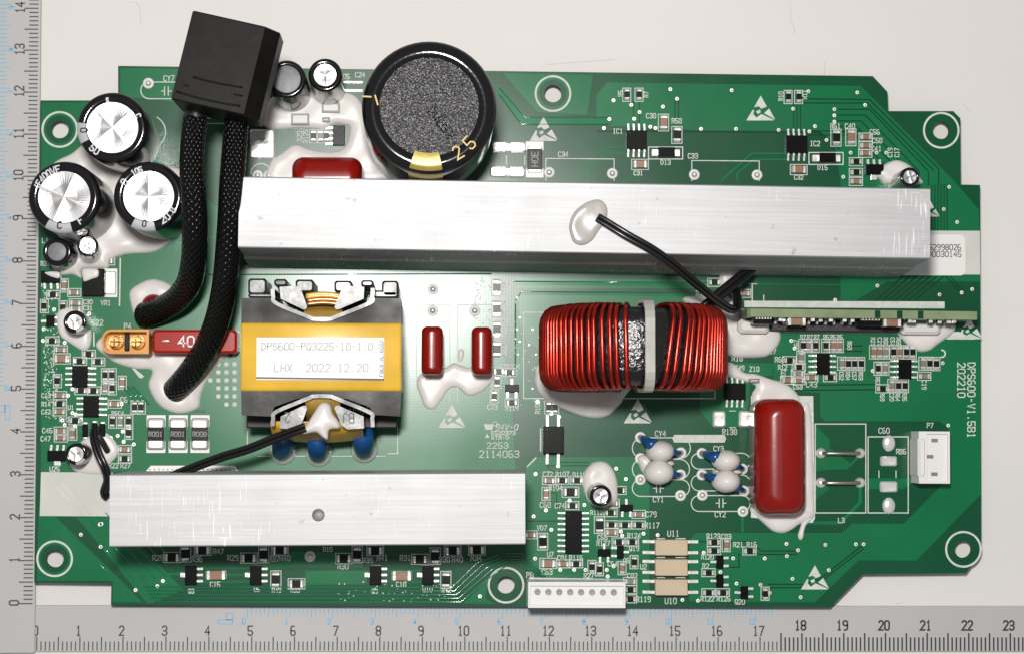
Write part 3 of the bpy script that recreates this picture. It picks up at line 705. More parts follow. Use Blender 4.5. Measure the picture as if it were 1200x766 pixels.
for x, y in VIAS:
    c = P(x, y); sm_ = 0.45 if 600 < x < 640 and 340 < y < 460 else 1.0; vi.disc((c.x, c.y), 2.2 * sm_ * S(), ZB + 0.20, 0, 12); vi.disc((c.x + 0.06, c.y - 0.05), 0.95 * sm_ * S(), ZB + 0.23, 1, 8)
for i in range(4):                       # tinned dot field beside the transformer
    for j in range(7):
        x = 246.5 + 9.5 * i; y = 417 + 9.4 * j
        if x + y * 0.8 < 597 + (0 if j < 4 else -12) and not (j == 0): continue
        if x - (y - 447) * 0.75 < 242: continue
        c = P(x, y); vi.disc((c.x, c.y), 2.7 * S(), ZB + 0.20, 2, 12)
for _ in range(420):                     # fine tinned specks along the busy edges
    zone = random.choice([(51, 68, 400, 490), (51, 68, 400, 490), (583, 604, 325, 420), (555, 575, 325, 385), (50, 70, 340, 400), (595, 640, 380, 480), (380, 540, 680, 705)])
    x, y = random.uniform(*zone[:2]), random.uniform(*zone[2:])
    c = P(x, y); vi.disc((c.x, c.y), random.uniform(0.5, 1.1) * S(), ZB + 0.21, 2, 7)
o = part('tinned_via', vi, ['tin_flat', 'lead_hole_and_shade', 'silk'], board); o['kind'] = 'stuff'
o = part('printed_lettering', sk.mb, ['silk', 'silk_block'], board); o['kind'] = 'stuff'; o['label'] = 'white printed outlines, designators and board name on the green mask'

# through-hole solder joints; their leads reach the table
sj = MB(); rr = 6.4 * S()
sj.lathe([(rr, 0.17), (rr, 0.22), (rr * 0.60, 0.23)], 22, 0); sj.lathe([(rr * 0.60, 0.23), (rr * 0.55, 0.30), (rr * 0.35, 0.75), (rr * 0.15, 0.9), (0.005, 0.9)], 22, 1)
sj.lathe([(0.35, -ZB), (0.35, -1.58)], 10, 1)
SJ = sj.mesh('solder_joint', ['paper', 'tin'])
for x, y in [(643.6, 202.3), (717.5, 203.6), (813.6, 205), (887, 205.4), (507.4, 339), (507, 364), (556.3, 364), (750.4, 512), (750.4, 536.7), (750.4, 561.3), (797.9, 530), (797.5, 555.8), (797.4, 580),
             (822.5, 530.7), (822.5, 555.8), (823, 579.6), (870, 549), (871.7, 574.8), (870.5, 598.6), (174, 98), (302, 206), (315, 206), (363.3, 651.3)]:
    c = P(x, y); link('solder_joint', SJ, board, (c.x, c.y, ZB))
def tin_pad(x0, y0, x1, y1, h=0.5, name='solder_pad', m='tin'):
    c = P((x0 + x1) / 2, (y0 + y1) / 2); a = (x1 - x0) / 2 * S(); b = (y1 - y0) / 2 * S()
    mb = MB(); mb.box(-a, a, -b, b, 0.17, 0.17 + h, 0, min(a, b, h) * 0.75); return part(name, mb, m, board, (c.x, c.y, ZB), -0.006)
for r in [(576, 166, 595, 179), (595.6, 166.5, 616, 179.5), (574, 195, 594.5, 208), (595.2, 195.5, 615, 208.5), (835, 481, 850, 500), (865.5, 481, 879.5, 500), (1031, 534, 1051, 545.5), (1030.5, 563.5, 1051.5, 576), (293, 152, 322, 186.5)]:
    tin_pad(*r)
tin_pad(402, 95, 426, 98.5, 0.25); tin_pad(402, 105, 426, 108.5, 0.25)
for y in (518.8, 592):
    c = P(1041.3, y); mb = MB(); mb.sphere((0, 0, 0.16), 7.8 * S(), 9.8 * S(), 0.75, 22, 8, 0, 0.0); part('solder_pad', mb, 'tin', board, (c.x, c.y, ZB))
# perforated tinned strip
mb = MB(); mb.prism(wp([(166, 557), (177, 545), (275, 545), (285, 557)])[::-1], ZB + 0.17, ZB + 0.24, 0)
for i in range(20):
    for j in range(2):
        c = P(176 + 5.2 * i, 549.5 + 5 * j)
        mb.disc((c.x, c.y), 0.9 * S(), ZB + 0.27, 1, 8)
part('perforated_strip', mb, ['paper', 'lead_hole_and_shade'], board)
# jumper wires
for y in (530.5, 565):
    a, b = P(962, y), P(1007.5, y)
    mb = MB()
    for e in (a, b): mb.sphere((e.x, e.y, ZB + 0.15), 6.3 * S(), 6.3 * S(), 1.1, 20, 8, 1, 0.0)
    mb.tube([(a.x, a.y, ZB + 0.2), (a.x + 0.5, a.y, ZB + 1.6), (a.x + 1.6, a.y, ZB + 2.0), (b.x - 1.6, b.y, ZB + 2.0), (b.x - 0.5, b.y, ZB + 1.6), (b.x, b.y, ZB + 0.2)], 0.45, 10, 0)
    part('jumper_wire', mb, ['bare_wire', 'tin'], board, label='bare wire jumper soldered between two domed pads')

# ------------------------------------------------------------------ surface mount parts
def chip_mesh(kind, L, W, H):
    """L x W in px; end caps with sloping solder"""
    a, b = L / 2 * SC, W / 2 * SC; e = a * 0.36
    mb = MB(); mb.box(-a + e * 0.8, a - e * 0.8, -b, b, 0.03, H, 0, 0.05)
    for s_ in (-1, 1):
        x0, x1 = sorted((s_ * (a - e), s_ * a)); mb.box(x0, x1, -b - 0.03, b + 0.03, 0.02, H + 0.03, 1, 0.08)
        xa = s_ * a; xb = s_ * (a + 0.35)
        vv = [(xa, -b, 0.17), (xa, b, 0.17), (xa, b * 0.9, H * 0.8), (xa, -b * 0.9, H * 0.8), (xb, -b * 0.95, 0.19), (xb, b * 0.95, 0.19)]
        mb.add(vv, [(3, 2, 5, 4), (0, 3, 4), (1, 5, 2), (0, 4, 5, 1)] if s_ > 0 else [(2, 3, 4, 5), (3, 0, 4), (5, 1, 2), (4, 0, 1, 5)], 1)
    return mb.mesh('chip', [{'R': 'res_black', 'C': 'cer_tan', 'G': 'cer_grey', 'D': 'ic_black'}[kind], 'tin'])
CM = {}
SIZES = {'S': (10.4, 5.6, 0.55), 'M': (14.5, 8.2, 0.75), 'L': (21, 10, 1.1)}
NAMES = {'R': 'chip_resistor', 'C': 'chip_capacitor', 'G': 'chip_capacitor', 'D': 'chip_diode'}
sb = Flat(ZB + 0.15); marks = MB()
def chip(kind, x, y, o, size='S', box=True, text=None):
    k = (kind, size)
    if k not in CM: CM[k] = chip_mesh(kind, *SIZES[size])
    c = P(x, y); ob = link(NAMES[kind], CM[k], board, (c.x, c.y, ZB + 0.16), (0 if o == 'h' else math.pi / 2) - 0.006 + random.uniform(-0.03, 0.03))
    L, W, H = SIZES[size]
    if box:
        a, b = L / 2 + 2.6, W / 2 + 1.9
        if o == 'v': a, b = b, a
        sb.rect(x - a, y - b, x + a, y + b, 0.9)
    return ob
for l in '''C 126.7 306 h|C 75.5 334.7 v|C 87 343 h|R 62.5 345.4 h|R 52 358.8 v|G 89 355 h|G 89 362 h|R 74 360.4 v|R 61.4 399 h|G 71.3 409.5 h|C 72.5 420 h M|R 104.2 414.7 h|R 93.8 423 h|R 115.2 423.6 h|R 67.4 446 v
R 123.6 439.2 v|R 131.4 439.2 v|G 123.6 453.3 v|R 131.7 454.4 v|C 143.4 448 v|R 95.4 457.2 h|R 110 457.5 h|C 70.3 463 h|R 70.3 472.7 h|C 70.3 482 h|C 134.5 473 h|R 158.2 476.8 v|R 165.7 476.8 v|R 132 493.3 v|G 141.5 493.3 v|R 151 493.3 v|R 151 506.6 v
C 146.5 526 h|R 146.5 537 h|R 88.6 492.5 h|C 71.3 504.5 h|C 71.3 512.6 h|C 85.4 507.4 v|R 367.5 160 v|G 376 160 v|R 383 160 v|R 734.5 111.4 v|R 748.8 111.4 v|C 777.5 144 v M|R 793.2 158.4 v M|C 750 193 h M|R 923.5 114 v|R 935.8 114 v
C 936 199 h M|R 979.6 161.8 v M|C 997 161.3 v M|C 1014.4 161 h|C 1014.4 171 h|C 1014 180 h|R 1003 189.8 h|R 1003 202.3 h|C 1003 213 h|R 582 337 v M|R 582 362 v M|R 582 386 v M|R 582 409 v M|R 597 436 h|R 584.5 435 h|R 582.4 447 v|R 579 464 v|R 599.7 471.4 h
R 888 412.5 h|R 940.8 404.8 v|G 947 404.8 v|R 955.4 404.8 v|R 967.4 404.8 v|C 976.3 404.8 v|C 983.6 404.8 v|R 925 422 h|G 938.5 418.4 v|R 936 430 h|G 935 437.5 h|C 935.6 445.5 h|C 922.5 445 h|C 950.7 442.2 h|R 972.7 442 h|G 986.2 425.7 v|R 993.5 426 v|R 1000.9 426 v|R 1008.7 426 v
C 1023.6 412.4 v|C 1030.6 412.4 v|G 1037.7 412.4 v|R 1046.6 412.4 v|C 1053.9 412.4 v|R 1061.7 412.4 v|R 1069 412.4 v|R 1028.8 431.5 v|G 1037 431.5 v|R 1034 455 h|G 1045 451.8 v|R 1052.3 451.8 v|R 1060 451.8 v|G 1081.5 425.7 v|R 1088.9 425.7 v|R 1096.7 426 v|G 1083 440.4 h
C 643.4 562.4 h|R 658.6 562 h|R 676 562 h|R 668.5 576 h M|C 639.8 578 v|R 670.6 591.8 h|R 726 574 h|C 718 589 h|C 621.5 626 h|D 636 634 v M|R 702.4 614.6 v M|R 716.3 614.2 h|C 716.3 623 h|C 642.4 659.5 h M|C 660 660 h|R 675 660 h|R 693.6 663.7 v|R 702.4 666.3 v|R 715.5 600 h|C 748.4 602 h
R 732.2 614.5 h|R 748.4 614.5 h|R 725 634.4 h|R 740.6 634.4 h|C 729 665 v|R 743 658 v|G 738.5 680.5 h|R 738.5 690.2 h|R 738.5 701 h|R 836.6 634.7 h|R 836.6 644.7 h|C 851 638 v|R 878.3 644.9 h|R 830.2 670.3 h|R 830.2 693.7 h|R 847 693.7 h|R 896.5 695 v
R 201.7 652.5 h M|R 217.5 648 v M|R 237.5 644 h M|C 253.5 673 h L|R 291.7 653.3 h M|R 309 649 v M|R 328 644 h M|R 323.3 678 v M|R 347.5 683.3 h M|R 403 653.8 h M|R 418.6 649 v M|R 439.7 644.7 h M|C 470.8 674 h L|R 492 654.7 h M|R 510 651 v M|R 530.4 644.7 h M|R 558.8 643.7 h M|R 522.5 678.6 v M
R 643 477 v|R 650 477 v|R 837 331 h|G 872 344 h'''.replace('\n', '|').split('|'):
    t = l.split(); chip(t[0], float(t[1]), float(t[2]), t[3], t[4] if len(t) > 4 else 'S', box=not (t[0] == 'C' and len(t) > 4 and t[4] == 'L'))
for x, y in ((780, 179.6), (968, 186)):          # the two long diodes
    c = P(x, y); mb = MB(); mb.box(-2.0, 2.0, -1.15, 1.15, 0.3, 2.0, 0, 0.15)
    for s_ in (-1, 1):
        x0, x1 = sorted((s_ * 1.9, s_ * 3.4)); mb.box(x0, x1, -0.85, 0.85, 0.16, 0.55, 1, 0.12)
    part('chip_diode', mb, ['ic_black', 'tin'], board, (c.x, c.y, ZB), label='black moulded diode with a tinned tab at each end'); sb.rect(x - 20, y - 7, x + 20, y + 7, 1.2)
o = part('chip_outline', sb.mb, 'silk', board); o['kind'] = 'stuff'

# integrated circuits with gull-wing pins
pinm = MB()
for (x0, x1, z0, z1) in ((-0.05, 0.55, 0.62, 0.80), (0.50, 0.72, 0.2, 0.80), (0.66, 1.15, 0.16, 0.34), (0.95, 1.75, 0.14, 0.26)):
    pinm.box(x0, x1, -0.24, 0.24, z0, z1, 0, 0.05)
PIN = pinm.mesh('pin', ['tin'])
def ic(x0, y0, x1, y1, n, axis, pitch, h=1.5, name='integrated_circuit', label=None, body='ic_black', n2=None, pscale=1.0, dot=True):
    """axis 'h': pins left and right, 'v': pins above and below; box in px of the visible body top"""
    zt = ZB + h; c = P((x0 + x1) / 2, (y0 + y1) / 2, zt); a = (x1 - x0) / 2 * S(zt); b = (y1 - y0) / 2 * S(zt)
    mb = MB(); mb.box(-a, a, -b, b, 0.25, h, 0, 0.12)
    if dot and min(a, b) > 1.4: mb.disc((-a + 0.7, b - 0.7), 0.25, h + 0.012, 1, 10)
    ob = part(name, mb, [body, 'res_black'], board, (c.x, c.y, ZB), -0.006, label)
    for side in (-1, 1):
        nn = n if side < 0 or n2 is None else n2
        pt = pitch if nn == n else pitch * (n - 1) / max(1, nn - 1)
        for i in range(nn):
            t = (i - (nn - 1) / 2) * pt * SC
            if axis == 'h': l, rz = (side * a, -t, 0), (0 if side > 0 else math.pi)
            else: l, rz = (t, -side * b, 0), (math.pi / 2 if side < 0 else -math.pi / 2)
            p_ = link('pin', PIN, ob, l, rz); p_.scale = (pscale, pscale, 1)
    return ob
ic(84.4, 428.3, 102.7, 452.8, 4, 'h', 6.4, label='black eight pin chip beside the tan capacitor row')
ic(97.4, 463.8, 115.7, 487.8, 4, 'h', 6.3, label='black eight pin chip above three small black diodes')
ic(734.5, 152.7, 758, 175, 4, 'v', 6.35, label='black eight pin driver chip beside mark IC1')
ic(921.7, 158.7, 946.5, 179.6, 4, 'v', 6.35, label='black eight pin driver chip beside mark IC2')
ic(849.5, 448.6, 874, 468, 4, 'v', 6.1, label='black eight pin chip above the mark R138')
ic(957, 413.7, 972.7, 438, 4, 'h', 6.45, label='black eight pin chip between chip resistors above the large red capacitor')
ic(1052.8, 420.5, 1068.5, 443.5, 4, 'h', 6.35, label='black eight pin chip below the glued end of the upright board')
ic(662.5, 598.5, 682, 648, 8, 'h', 6.35, label='long black sixteen pin controller chip with a scratched top')
ic(637, 499, 660.5, 530.5, 2, 'v', 13, h=3.4, name='optocoupler', label='black four pin optocoupler below the inductor', pscale=1.5)
ic(390, 147, 404, 170.5, 4, 'h', 6.2, h=1.5, label='small black chip half sunk in white glue', n2=0)
for y0, y1, l in ((632, 650.3, 'U11'), (655, 674, None), (678.5, 697, 'U10')):
    ic(768, y0, 806, y1, 2, 'h', 12.7, h=2.6, name='optocoupler', body='opto_beige', pscale=1.6, dot=False,
       label={'U11': 'beige optocoupler next to the mark U11', None: 'middle beige optocoupler of the stack of three', 'U10': 'beige optocoupler next to the mark U10'}[l])
# three-legged transistors: body box, single-pin side
def sot(x, y, wv, hv, single, h=1.0, ps=1.0, name='transistor'):
    zt = ZB + h; c = P(x, y, zt); a, b = wv / 2 * S(zt), hv / 2 * S(zt)
    mb = MB(); mb.box(-a, a, -b, b, 0.1, h, 0, 0.1)
    ob = part(name, mb, 'ic_black', board, (c.x, c.y, ZB), -0.006)
    def pin(lx, ly, rz): p_ = link('pin', PIN, ob, (lx, ly, -0.02), rz); p_.scale = (0.75 * ps, 1.25 * ps, 0.8)
    R90 = math.pi / 2
    if single == 'l': pin(-a, 0, math.pi); pin(a, b * .62, 0); pin(a, -b * .62, 0)
    elif single == 'r': pin(a, 0, 0); pin(-a, b * .62, math.pi); pin(-a, -b * .62, math.pi)
    elif single == 't': pin(0, b, R90); pin(-a * .62, -b, -R90); pin(a * .62, -b, -R90)
    elif single == 'T3':
        for k in (-1, 0, 1): pin(k * a * .68, b, R90)
        p_ = link('pin', PIN, ob, (0, -b, -0.02), -R90); p_.scale = (0.6, 3.2, 0.8)
    elif single == 'B3':
        for k in (-1, 0, 1): pin(k * a * .68, -b, -R90)
    elif single == 'L3':
        for k in (-1, 0, 1): pin(a, k * b * .66, 0)
        p_ = link('pin', PIN, ob, (-a, 0, -0.02), math.pi); p_.scale = (0.7, 2.4, 1.4)
    return ob
for a in [(59, 376, 10, 13, 'l'), (600, 454.6, 16, 9, 't'), (734.3, 594.7, 15, 8, 't'), (708.2, 647.4, 15, 9, 't'), (727, 646.4, 8, 15, 'r'), (843.8, 658, 8.5, 15, 'l'), (843.8, 680.3, 8.5, 15, 'l'), (872.5, 694, 9, 15, 'l')]: sot(*a)
for x in (223.5, 299.5, 440, 501.5): sot(x, 673.5, 13.5, 21.5, 'L3', 1.6)
sot(59, 324.5, 22, 14, 'B3', 1.5); sot(66, 533.5, 21, 12, 'T3', 1.5); sot(1025.5, 198.7, 21, 12.5, 'T3', 1.5)
for x, y in ((100.6, 504), (111.5, 502.5), (121, 503.5)):
    c = P(x, y); mb = MB(); mb.box(-0.65, 0.65, -1.5, 1.5, 0.16, 1.4, 0, 0.2); mb.box(-0.5, 0.5, -1.95, -1.45, 0.16, 0.8, 1, 0.1); mb.box(-0.5, 0.5, 1.45, 1.95, 0.16, 0.8, 1, 0.1)
    part('chip_diode', mb, ['ic_black', 'tin'], board, (c.x, c.y, ZB))
# regulator with a metal tab, on a white outline block
mb = MB(); mb.prism(wp([(98, 348), (97, 315), (137.6, 315), (137.6, 348.5)])[::-1], ZB + 0.15, ZB + 0.24); part('solder_pad', mb, 'paper', board)
c = P(109.5, 331, ZB + 2.3); mb = MB(); mb.box(-2.65, 2.5, -3.2, 3.2, 0.25, 2.3, 0, 0.2); reg = part('regulator', mb, 'ic_black', board, (c.x, c.y, ZB), 0, 'black moulded regulator with a bright tin tab, partly under glue')
mb = MB(); mb.box(2.4, 5.0, -2.7, 2.7, 0.25, 0.85, 0, 0.25); part('tab', mb, 'tin', reg)
# three shunts
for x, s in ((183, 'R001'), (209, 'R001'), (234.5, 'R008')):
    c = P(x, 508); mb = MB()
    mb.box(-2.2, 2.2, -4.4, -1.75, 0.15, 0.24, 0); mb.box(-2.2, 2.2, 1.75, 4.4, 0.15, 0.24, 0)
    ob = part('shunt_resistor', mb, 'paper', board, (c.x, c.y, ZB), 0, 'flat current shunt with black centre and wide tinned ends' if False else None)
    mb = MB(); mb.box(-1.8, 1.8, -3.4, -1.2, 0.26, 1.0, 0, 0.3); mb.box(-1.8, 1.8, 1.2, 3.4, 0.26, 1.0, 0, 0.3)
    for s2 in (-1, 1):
        mb.strip([(-1.95, s2 * 1.3), (-1.95, s2 * 3.2), (-1.6, s2 * 3.6), (1.6, s2 * 3.6), (1.95, s2 * 3.2), (1.95, s2 * 1.3)], 0.3, 0.27, 1)  # dark outline painted for the mask gap and shadow round each end
    part('end_cap', mb, ['tin_flat', 'lead_hole_and_shade'], ob)
    mb = MB(); mb.box(-1.85, 1.85, -1.6, 1.6, 0.28, 1.12, 0, 0.1)
    for j, pl in enumerate(strokes(s)[0]): mb.strip([(u * 1.05 * 0.85, v * 1.05) for u, v in pl], 0.16, 1.14 + 0.004 * (j % 4), 1)
    part('resistor_body', mb, ['res_black', 'mark'], ob)
c = P(626.5, 187.3); mb = MB(); mb.box(-2.1, 2.1, -4.3, -2.2, 0.15, 0.26, 1); mb.box(-2.1, 2.1, 2.2, 4.3, 0.15, 0.26, 1)
mb.box(-1.7, 1.7, -3.1, 3.1, 0.27, 0.9, 2, 0.2); mb.box(-1.72, 1.72, -2.55, 2.55, 0.28, 1.05, 0, 0.1)
for j, pl in enumerate(strokes('H0E')[0]): mb.strip([(-v * 1.5, u * 1.5 * 0.9) for u, v in pl], 0.2, 1.07 + 0.004 * (j % 4), 3)
part('power_resistor', mb, ['res_black', 'paper', 'tin', 'mark'], board, (c.x, c.y, ZB), 0, 'large black chip resistor printed H0E beside the biggest capacitor')

# ------------------------------------------------------------------ heatsinks
def heatsink(corn, zt, label, groove=True):
    q = [P(x, y, zt) for x, y in corn]                     # tl tr br bl
    c = (q[0] + q[1] + q[2] + q[3]) / 4
    ax = ((q[1] - q[0]) + (q[2] - q[3])) / 2; L = ax.length; Wd = (((q[0] - q[3]).length + (q[1] - q[2]).length) / 2)
    ang = math.atan2(ax.y, ax.x); hw = Wd / 2; H = zt - ZB - 0.3
    front = [(-hw, 0.0), (-hw, H * 0.10)]
    if groove:
        for k in range(13):
            z = H * (0.12 + 0.062 * k); dp = 0.4 if k % 3 else 1.0
            front += [(-hw, z), (-hw + dp, z + 0.12), (-hw + dp, z + 0.5), (-hw, z + 0.62)]
    front = [(y - 1.5 * (1 - z / H) - (0.5 if z < H * 0.55 else 0), z) for y, z in front] if groove else front
    front += [(-hw, H - 0.25), (-hw + 0.25, H), (hw - 0.25, H), (hw, H - 0.25), (hw, 0.0)]
    mb = MB(); n = len(front)
    vv = [(-L / 2, y, z) for y, z in front] + [(L / 2, y, z) for y, z in front]
    ff = [(i, i + 1, n + i + 1, n + i) for i in range(n - 1)] + [(n - 1, 0, n, 2 * n - 1)]
    mb.add(vv, [tuple(reversed(f)) for f in ff])
    for t in tessellate_polygon([[Vector((y, z, 0)) for y, z in front]]):
        mb.f.append(tuple(t)); mb.m.append(0); mb.sm.append(False)
        mb.f.append(tuple(k + n for k in reversed(t))); mb.m.append(0); mb.sm.append(False)
    return part('heatsink', mb, 'aluminium', board, (c.x, c.y, ZB + 0.3), ang, label), c, ang, H
ZH = ZB + 32
hs1, c1, a1, H1 = heatsink([(280, 206.5), (1090, 221.5), (1090, 303), (279.5, 290.5)], ZH, 'long aluminium heatsink bar with a black sensor wire glued on top')
hs2, c2, a2, H2 = heatsink([(128, 555.5), (615, 553), (616, 637.5), (129, 640)], ZH, 'shorter aluminium heatsink bar with one drilled hole near the lower ruler', False)
# the drilled hole, cut into the bar
c = P(373, 603, ZH); r0 = 7.6 * S(ZH)
mb = MB(); mb.lathe([(0.004, -5), (r0 * 0.8, -4.2), (r0 * 0.86, 0), (r0, 0.35), (r0, 3), (0.004, 3)], 28, 0)
cut = part('cutter', mb, 'aluminium', None, (c.x, c.y, ZH - 0.3))
md = hs2.modifiers.new('hole', 'BOOLEAN'); md.object = cut; md.operation = 'DIFFERENCE'
bpy.context.view_layer.update()
dg = bpy.context.evaluated_depsgraph_get()
nm = bpy.data.meshes.new_from_object(hs2.evaluated_get(dg))
hs2.modifiers.clear(); hs2.data = nm; bpy.data.objects.remove(cut)

# ------------------------------------------------------------------ glue
def blob(poly, H, w=2.2, z0=ZB, res=0.42, name='glue_blob', label=None, parent=None, m='glue', lump=0.07, tilt=None, px=True):
    """poured silicone: outline in px at height z0, domed towards the middle"""
    pl = catmull([(x, y, 0) for x, y in poly], 6)
    o_ = np.array([P(p[0], p[1], z0)[:2] for p in pl])
    a = o_; b = np.roll(o_, -1, 0); d = b - a; dl = (d ** 2).sum(1) + 1e-12
    lo_, hi = o_.min(0) - res, o_.max(0) + res
    nx, ny = int((hi[0] - lo_[0]) / res) + 2, int((hi[1] - lo_[1]) / res) + 2
    gx, gy = np.meshgrid(lo_[0] + np.arange(nx) * res, lo_[1] + np.arange(ny) * res, indexing='ij')
    g = np.stack([gx.ravel(), gy.ravel()], 1)
    t = np.clip(((g[:, None] - a[None]) * d[None]).sum(2) / dl, 0, 1)
    near = a[None] + t[..., None] * d[None]
    dist2 = ((g[:, None] - near) ** 2).sum(2); k = dist2.argmin(1); dist = np.sqrt(dist2[np.arange(len(g)), k]); npt = near[np.arange(len(g)), k]
    c1_ = (a[None, :, 1] > g[:, None, 1]) != (b[None, :, 1] > g[:, None, 1])
    xi = a[None, :, 0] + (g[:, None, 1] - a[None, :, 1]) * d[None, :, 0] / (d[None, :, 1] + 1e-12)
    ins = ((c1_ & (g[:, None, 0] < xi)).sum(1) % 2) == 1
    u = np.minimum(dist / w, 1.0)
    h = H * 0.75 * np.sqrt(np.maximum(0, 1 - (1 - u) ** 2))
    ph = random.uniform(0, 9)
    h *= 1 + lump * (np.sin(g[:, 0] * 0.9 + ph) * np.cos(g[:, 1] * 0.8 - ph) + 0.6 * np.sin(g[:, 0] * 0.37 + g[:, 1] * 0.5 + ph))
    xy = np.where(ins[:, None], g, npt); z = np.where(ins, z0 + 0.12 + h, z0 - 0.01)
    I = ins.reshape(nx, ny); idx = {}; mb = MB()
    def vid(i, j):
        q = i * ny + j
        if q not in idx: idx[q] = len(mb.v); mb.v.append((xy[q, 0], xy[q, 1], z[q]))
        return idx[q]
    for i in range(nx - 1):
        for j in range(ny - 1):
            if I[i, j] or I[i + 1, j] or I[i + 1, j + 1] or I[i, j + 1]:
                mb.f.append((vid(i, j), vid(i + 1, j), vid(i + 1, j + 1), vid(i, j + 1))); mb.m.append(0); mb.sm.append(True)
    return part(name, mb, m, parent or board, label=label)
blob([(84, 180), (110, 165), (150, 190), (200, 195), (222, 210), (226, 270), (205, 280), (182, 295), (150, 298), (131, 304), (125, 315), (97, 316), (96, 326), (85, 322), (68, 322), (60, 312), (55, 300), (72, 285), (60, 265), (50, 230), (60, 195)], 1.8, 3, label='white glue poured between the three large capacitors')
blob([(162, 333), (180, 327), (200, 334), (210, 348), (204, 366), (178, 380), (160, 374), (153, 356), (152, 342)], 1.6)
blob([(112, 404), (124, 394), (140, 412), (178, 400), (200, 390), (278, 392), (262, 420), (246, 440), (236, 462), (232, 478), (208, 484), (186, 474), (174, 452), (178, 434), (160, 432), (138, 426), (122, 416)], 1.8, 2.6, label='white glue round the yellow connector and the second cable end')
blob([(66, 370), (76, 360), (100, 366), (107, 385), (106, 404), (98, 411), (82, 402), (70, 392)], 1.2, 1.6)
blob([(84, 548), (82, 540), (96, 516), (120, 505), (136, 518), (138, 532), (124, 548), (118, 556), (92, 553)], 1.0, 1.8)
blob([(306, 136), (322, 112), (352, 108), (400, 108), (424, 122), (440, 180), (470, 214), (420, 215), (320, 215), (316, 192), (330, 180), (346, 170), (366, 176), (388, 178), (404, 172), (410, 150), (404, 147), (392, 146), (380, 152), (368, 151), (350, 150), (330, 152), (312, 150)], 1.2, 2.0, label='white glue pooled between the big capacitor and the red capacitor')
blob([(491, 440), (500, 434), (522, 430), (532, 425), (548, 430), (560, 428), (580, 438), (574, 450), (562, 460), (548, 463), (536, 454), (526, 456), (516, 470), (508, 479), (498, 476), (492, 462), (488, 450)], 1.1, 1.6, label='white glue joining the feet of the two small red capacitors')
blob([(537, 410), (542, 409), (544, 414), (541, 424), (537, 422)], 0.4, 0.8)
blob([(627, 440), (640, 425), (740, 435), (730, 468), (722, 478), (714, 486), (700, 489.5), (682, 487), (662, 480), (642, 470), (630, 457)], 1.8, 2.2, label='white glue under the wire wound inductor')
blob([(800, 352), (820, 346), (850, 346), (872, 362), (905, 372), (914, 388), (914, 400), (906, 412), (894, 418), (862, 418), (846, 410), (840, 380)], 2.2, 2.4, label='white glue between the inductor and the upright board')
blob([(842, 430), (856, 424), (872, 436), (886, 438), (904, 444), (918, 448), (930, 456), (938, 468), (936, 480), (886, 480), (881, 462), (886, 452), (870, 446), (852, 440)], 1.3, 2, label='white glue above the large red film capacitor')
blob([(882, 594), (944, 596), (953, 604), (945, 610), (936, 614), (928, 620), (918, 624), (906, 622), (894, 612), (886, 604)], 1.6, 1.8, label='white glue at the foot of the large red film capacitor')
blob([(938, 480), (950, 480), (954, 590), (953, 606), (944, 616), (941, 630), (937, 632), (935, 626), (939, 612), (940, 590), (941, 520)], 1.0, 1.0)
blob([(1052, 390), (1056, 380), (1110, 376), (1120, 384), (1112, 394), (1098, 404), (1090, 410), (1078, 412), (1066, 406), (1056, 396)], 2.0, 2.2, label='white glue under the end of the upright board')
blob([(682, 562), (686, 550), (696, 541), (710, 541), (720, 552), (724, 570), (722, 588), (704, 594), (690, 588), (684, 574)], 2.2, 2.4, label='white glue around the small capacitor above the sixteen pin chip')
blob([(1026, 203), (1038, 192), (1052, 188), (1066, 194), (1074, 204), (1080, 216), (1040, 217), (1032, 212)], 2.2, 2.2)
blob([(843, 324), (848, 318), (858, 318), (862, 326), (858, 334), (846, 336)], 1.4, 1.6)
blob([(667, 263), (672, 250), (680, 242), (690, 236), (702, 234), (710, 240), (712, 250), (709, 262), (702, 270), (694, 282), (682, 288), (672, 284), (668, 274)], 0.55, 1.4, ZH, lump=0.15, m='glue_thin', label='translucent white glue dab on the long heatsink')

blob([(97, 315.5), (114, 315.5), (115, 324), (108, 327), (99, 330), (97, 326)], 0.35, 0.8, ZB + 2.32, 0.25)
blob([(53, 319), (69, 318.5), (69.5, 326), (62, 325), (55, 322)], 0.3, 0.7, ZB + 1.52, 0.25)
for x, y, w_, h_ in ((351.7, 140, 21, 13), (387.6, 126.5, 21, 11.5), (382, 140.5, 9, 5.5), (884, 445.5, 12, 5)):
    c = P(x, y, ZB + 1.6); a, b = w_ / 2 * SC, h_ / 2 * SC; mb = MB(); mb.box(-a, a, -b, b, 0.2, 1.75, 0, 0.05); mb.box(-a + 0.3, a - 0.3, -b + 0.3, b - 0.3, 1.5, 1.85, 1, 0.15)
    part('chip_resistor', mb, ['cer_grey', 'glue'], board, (c.x, c.y, ZB))
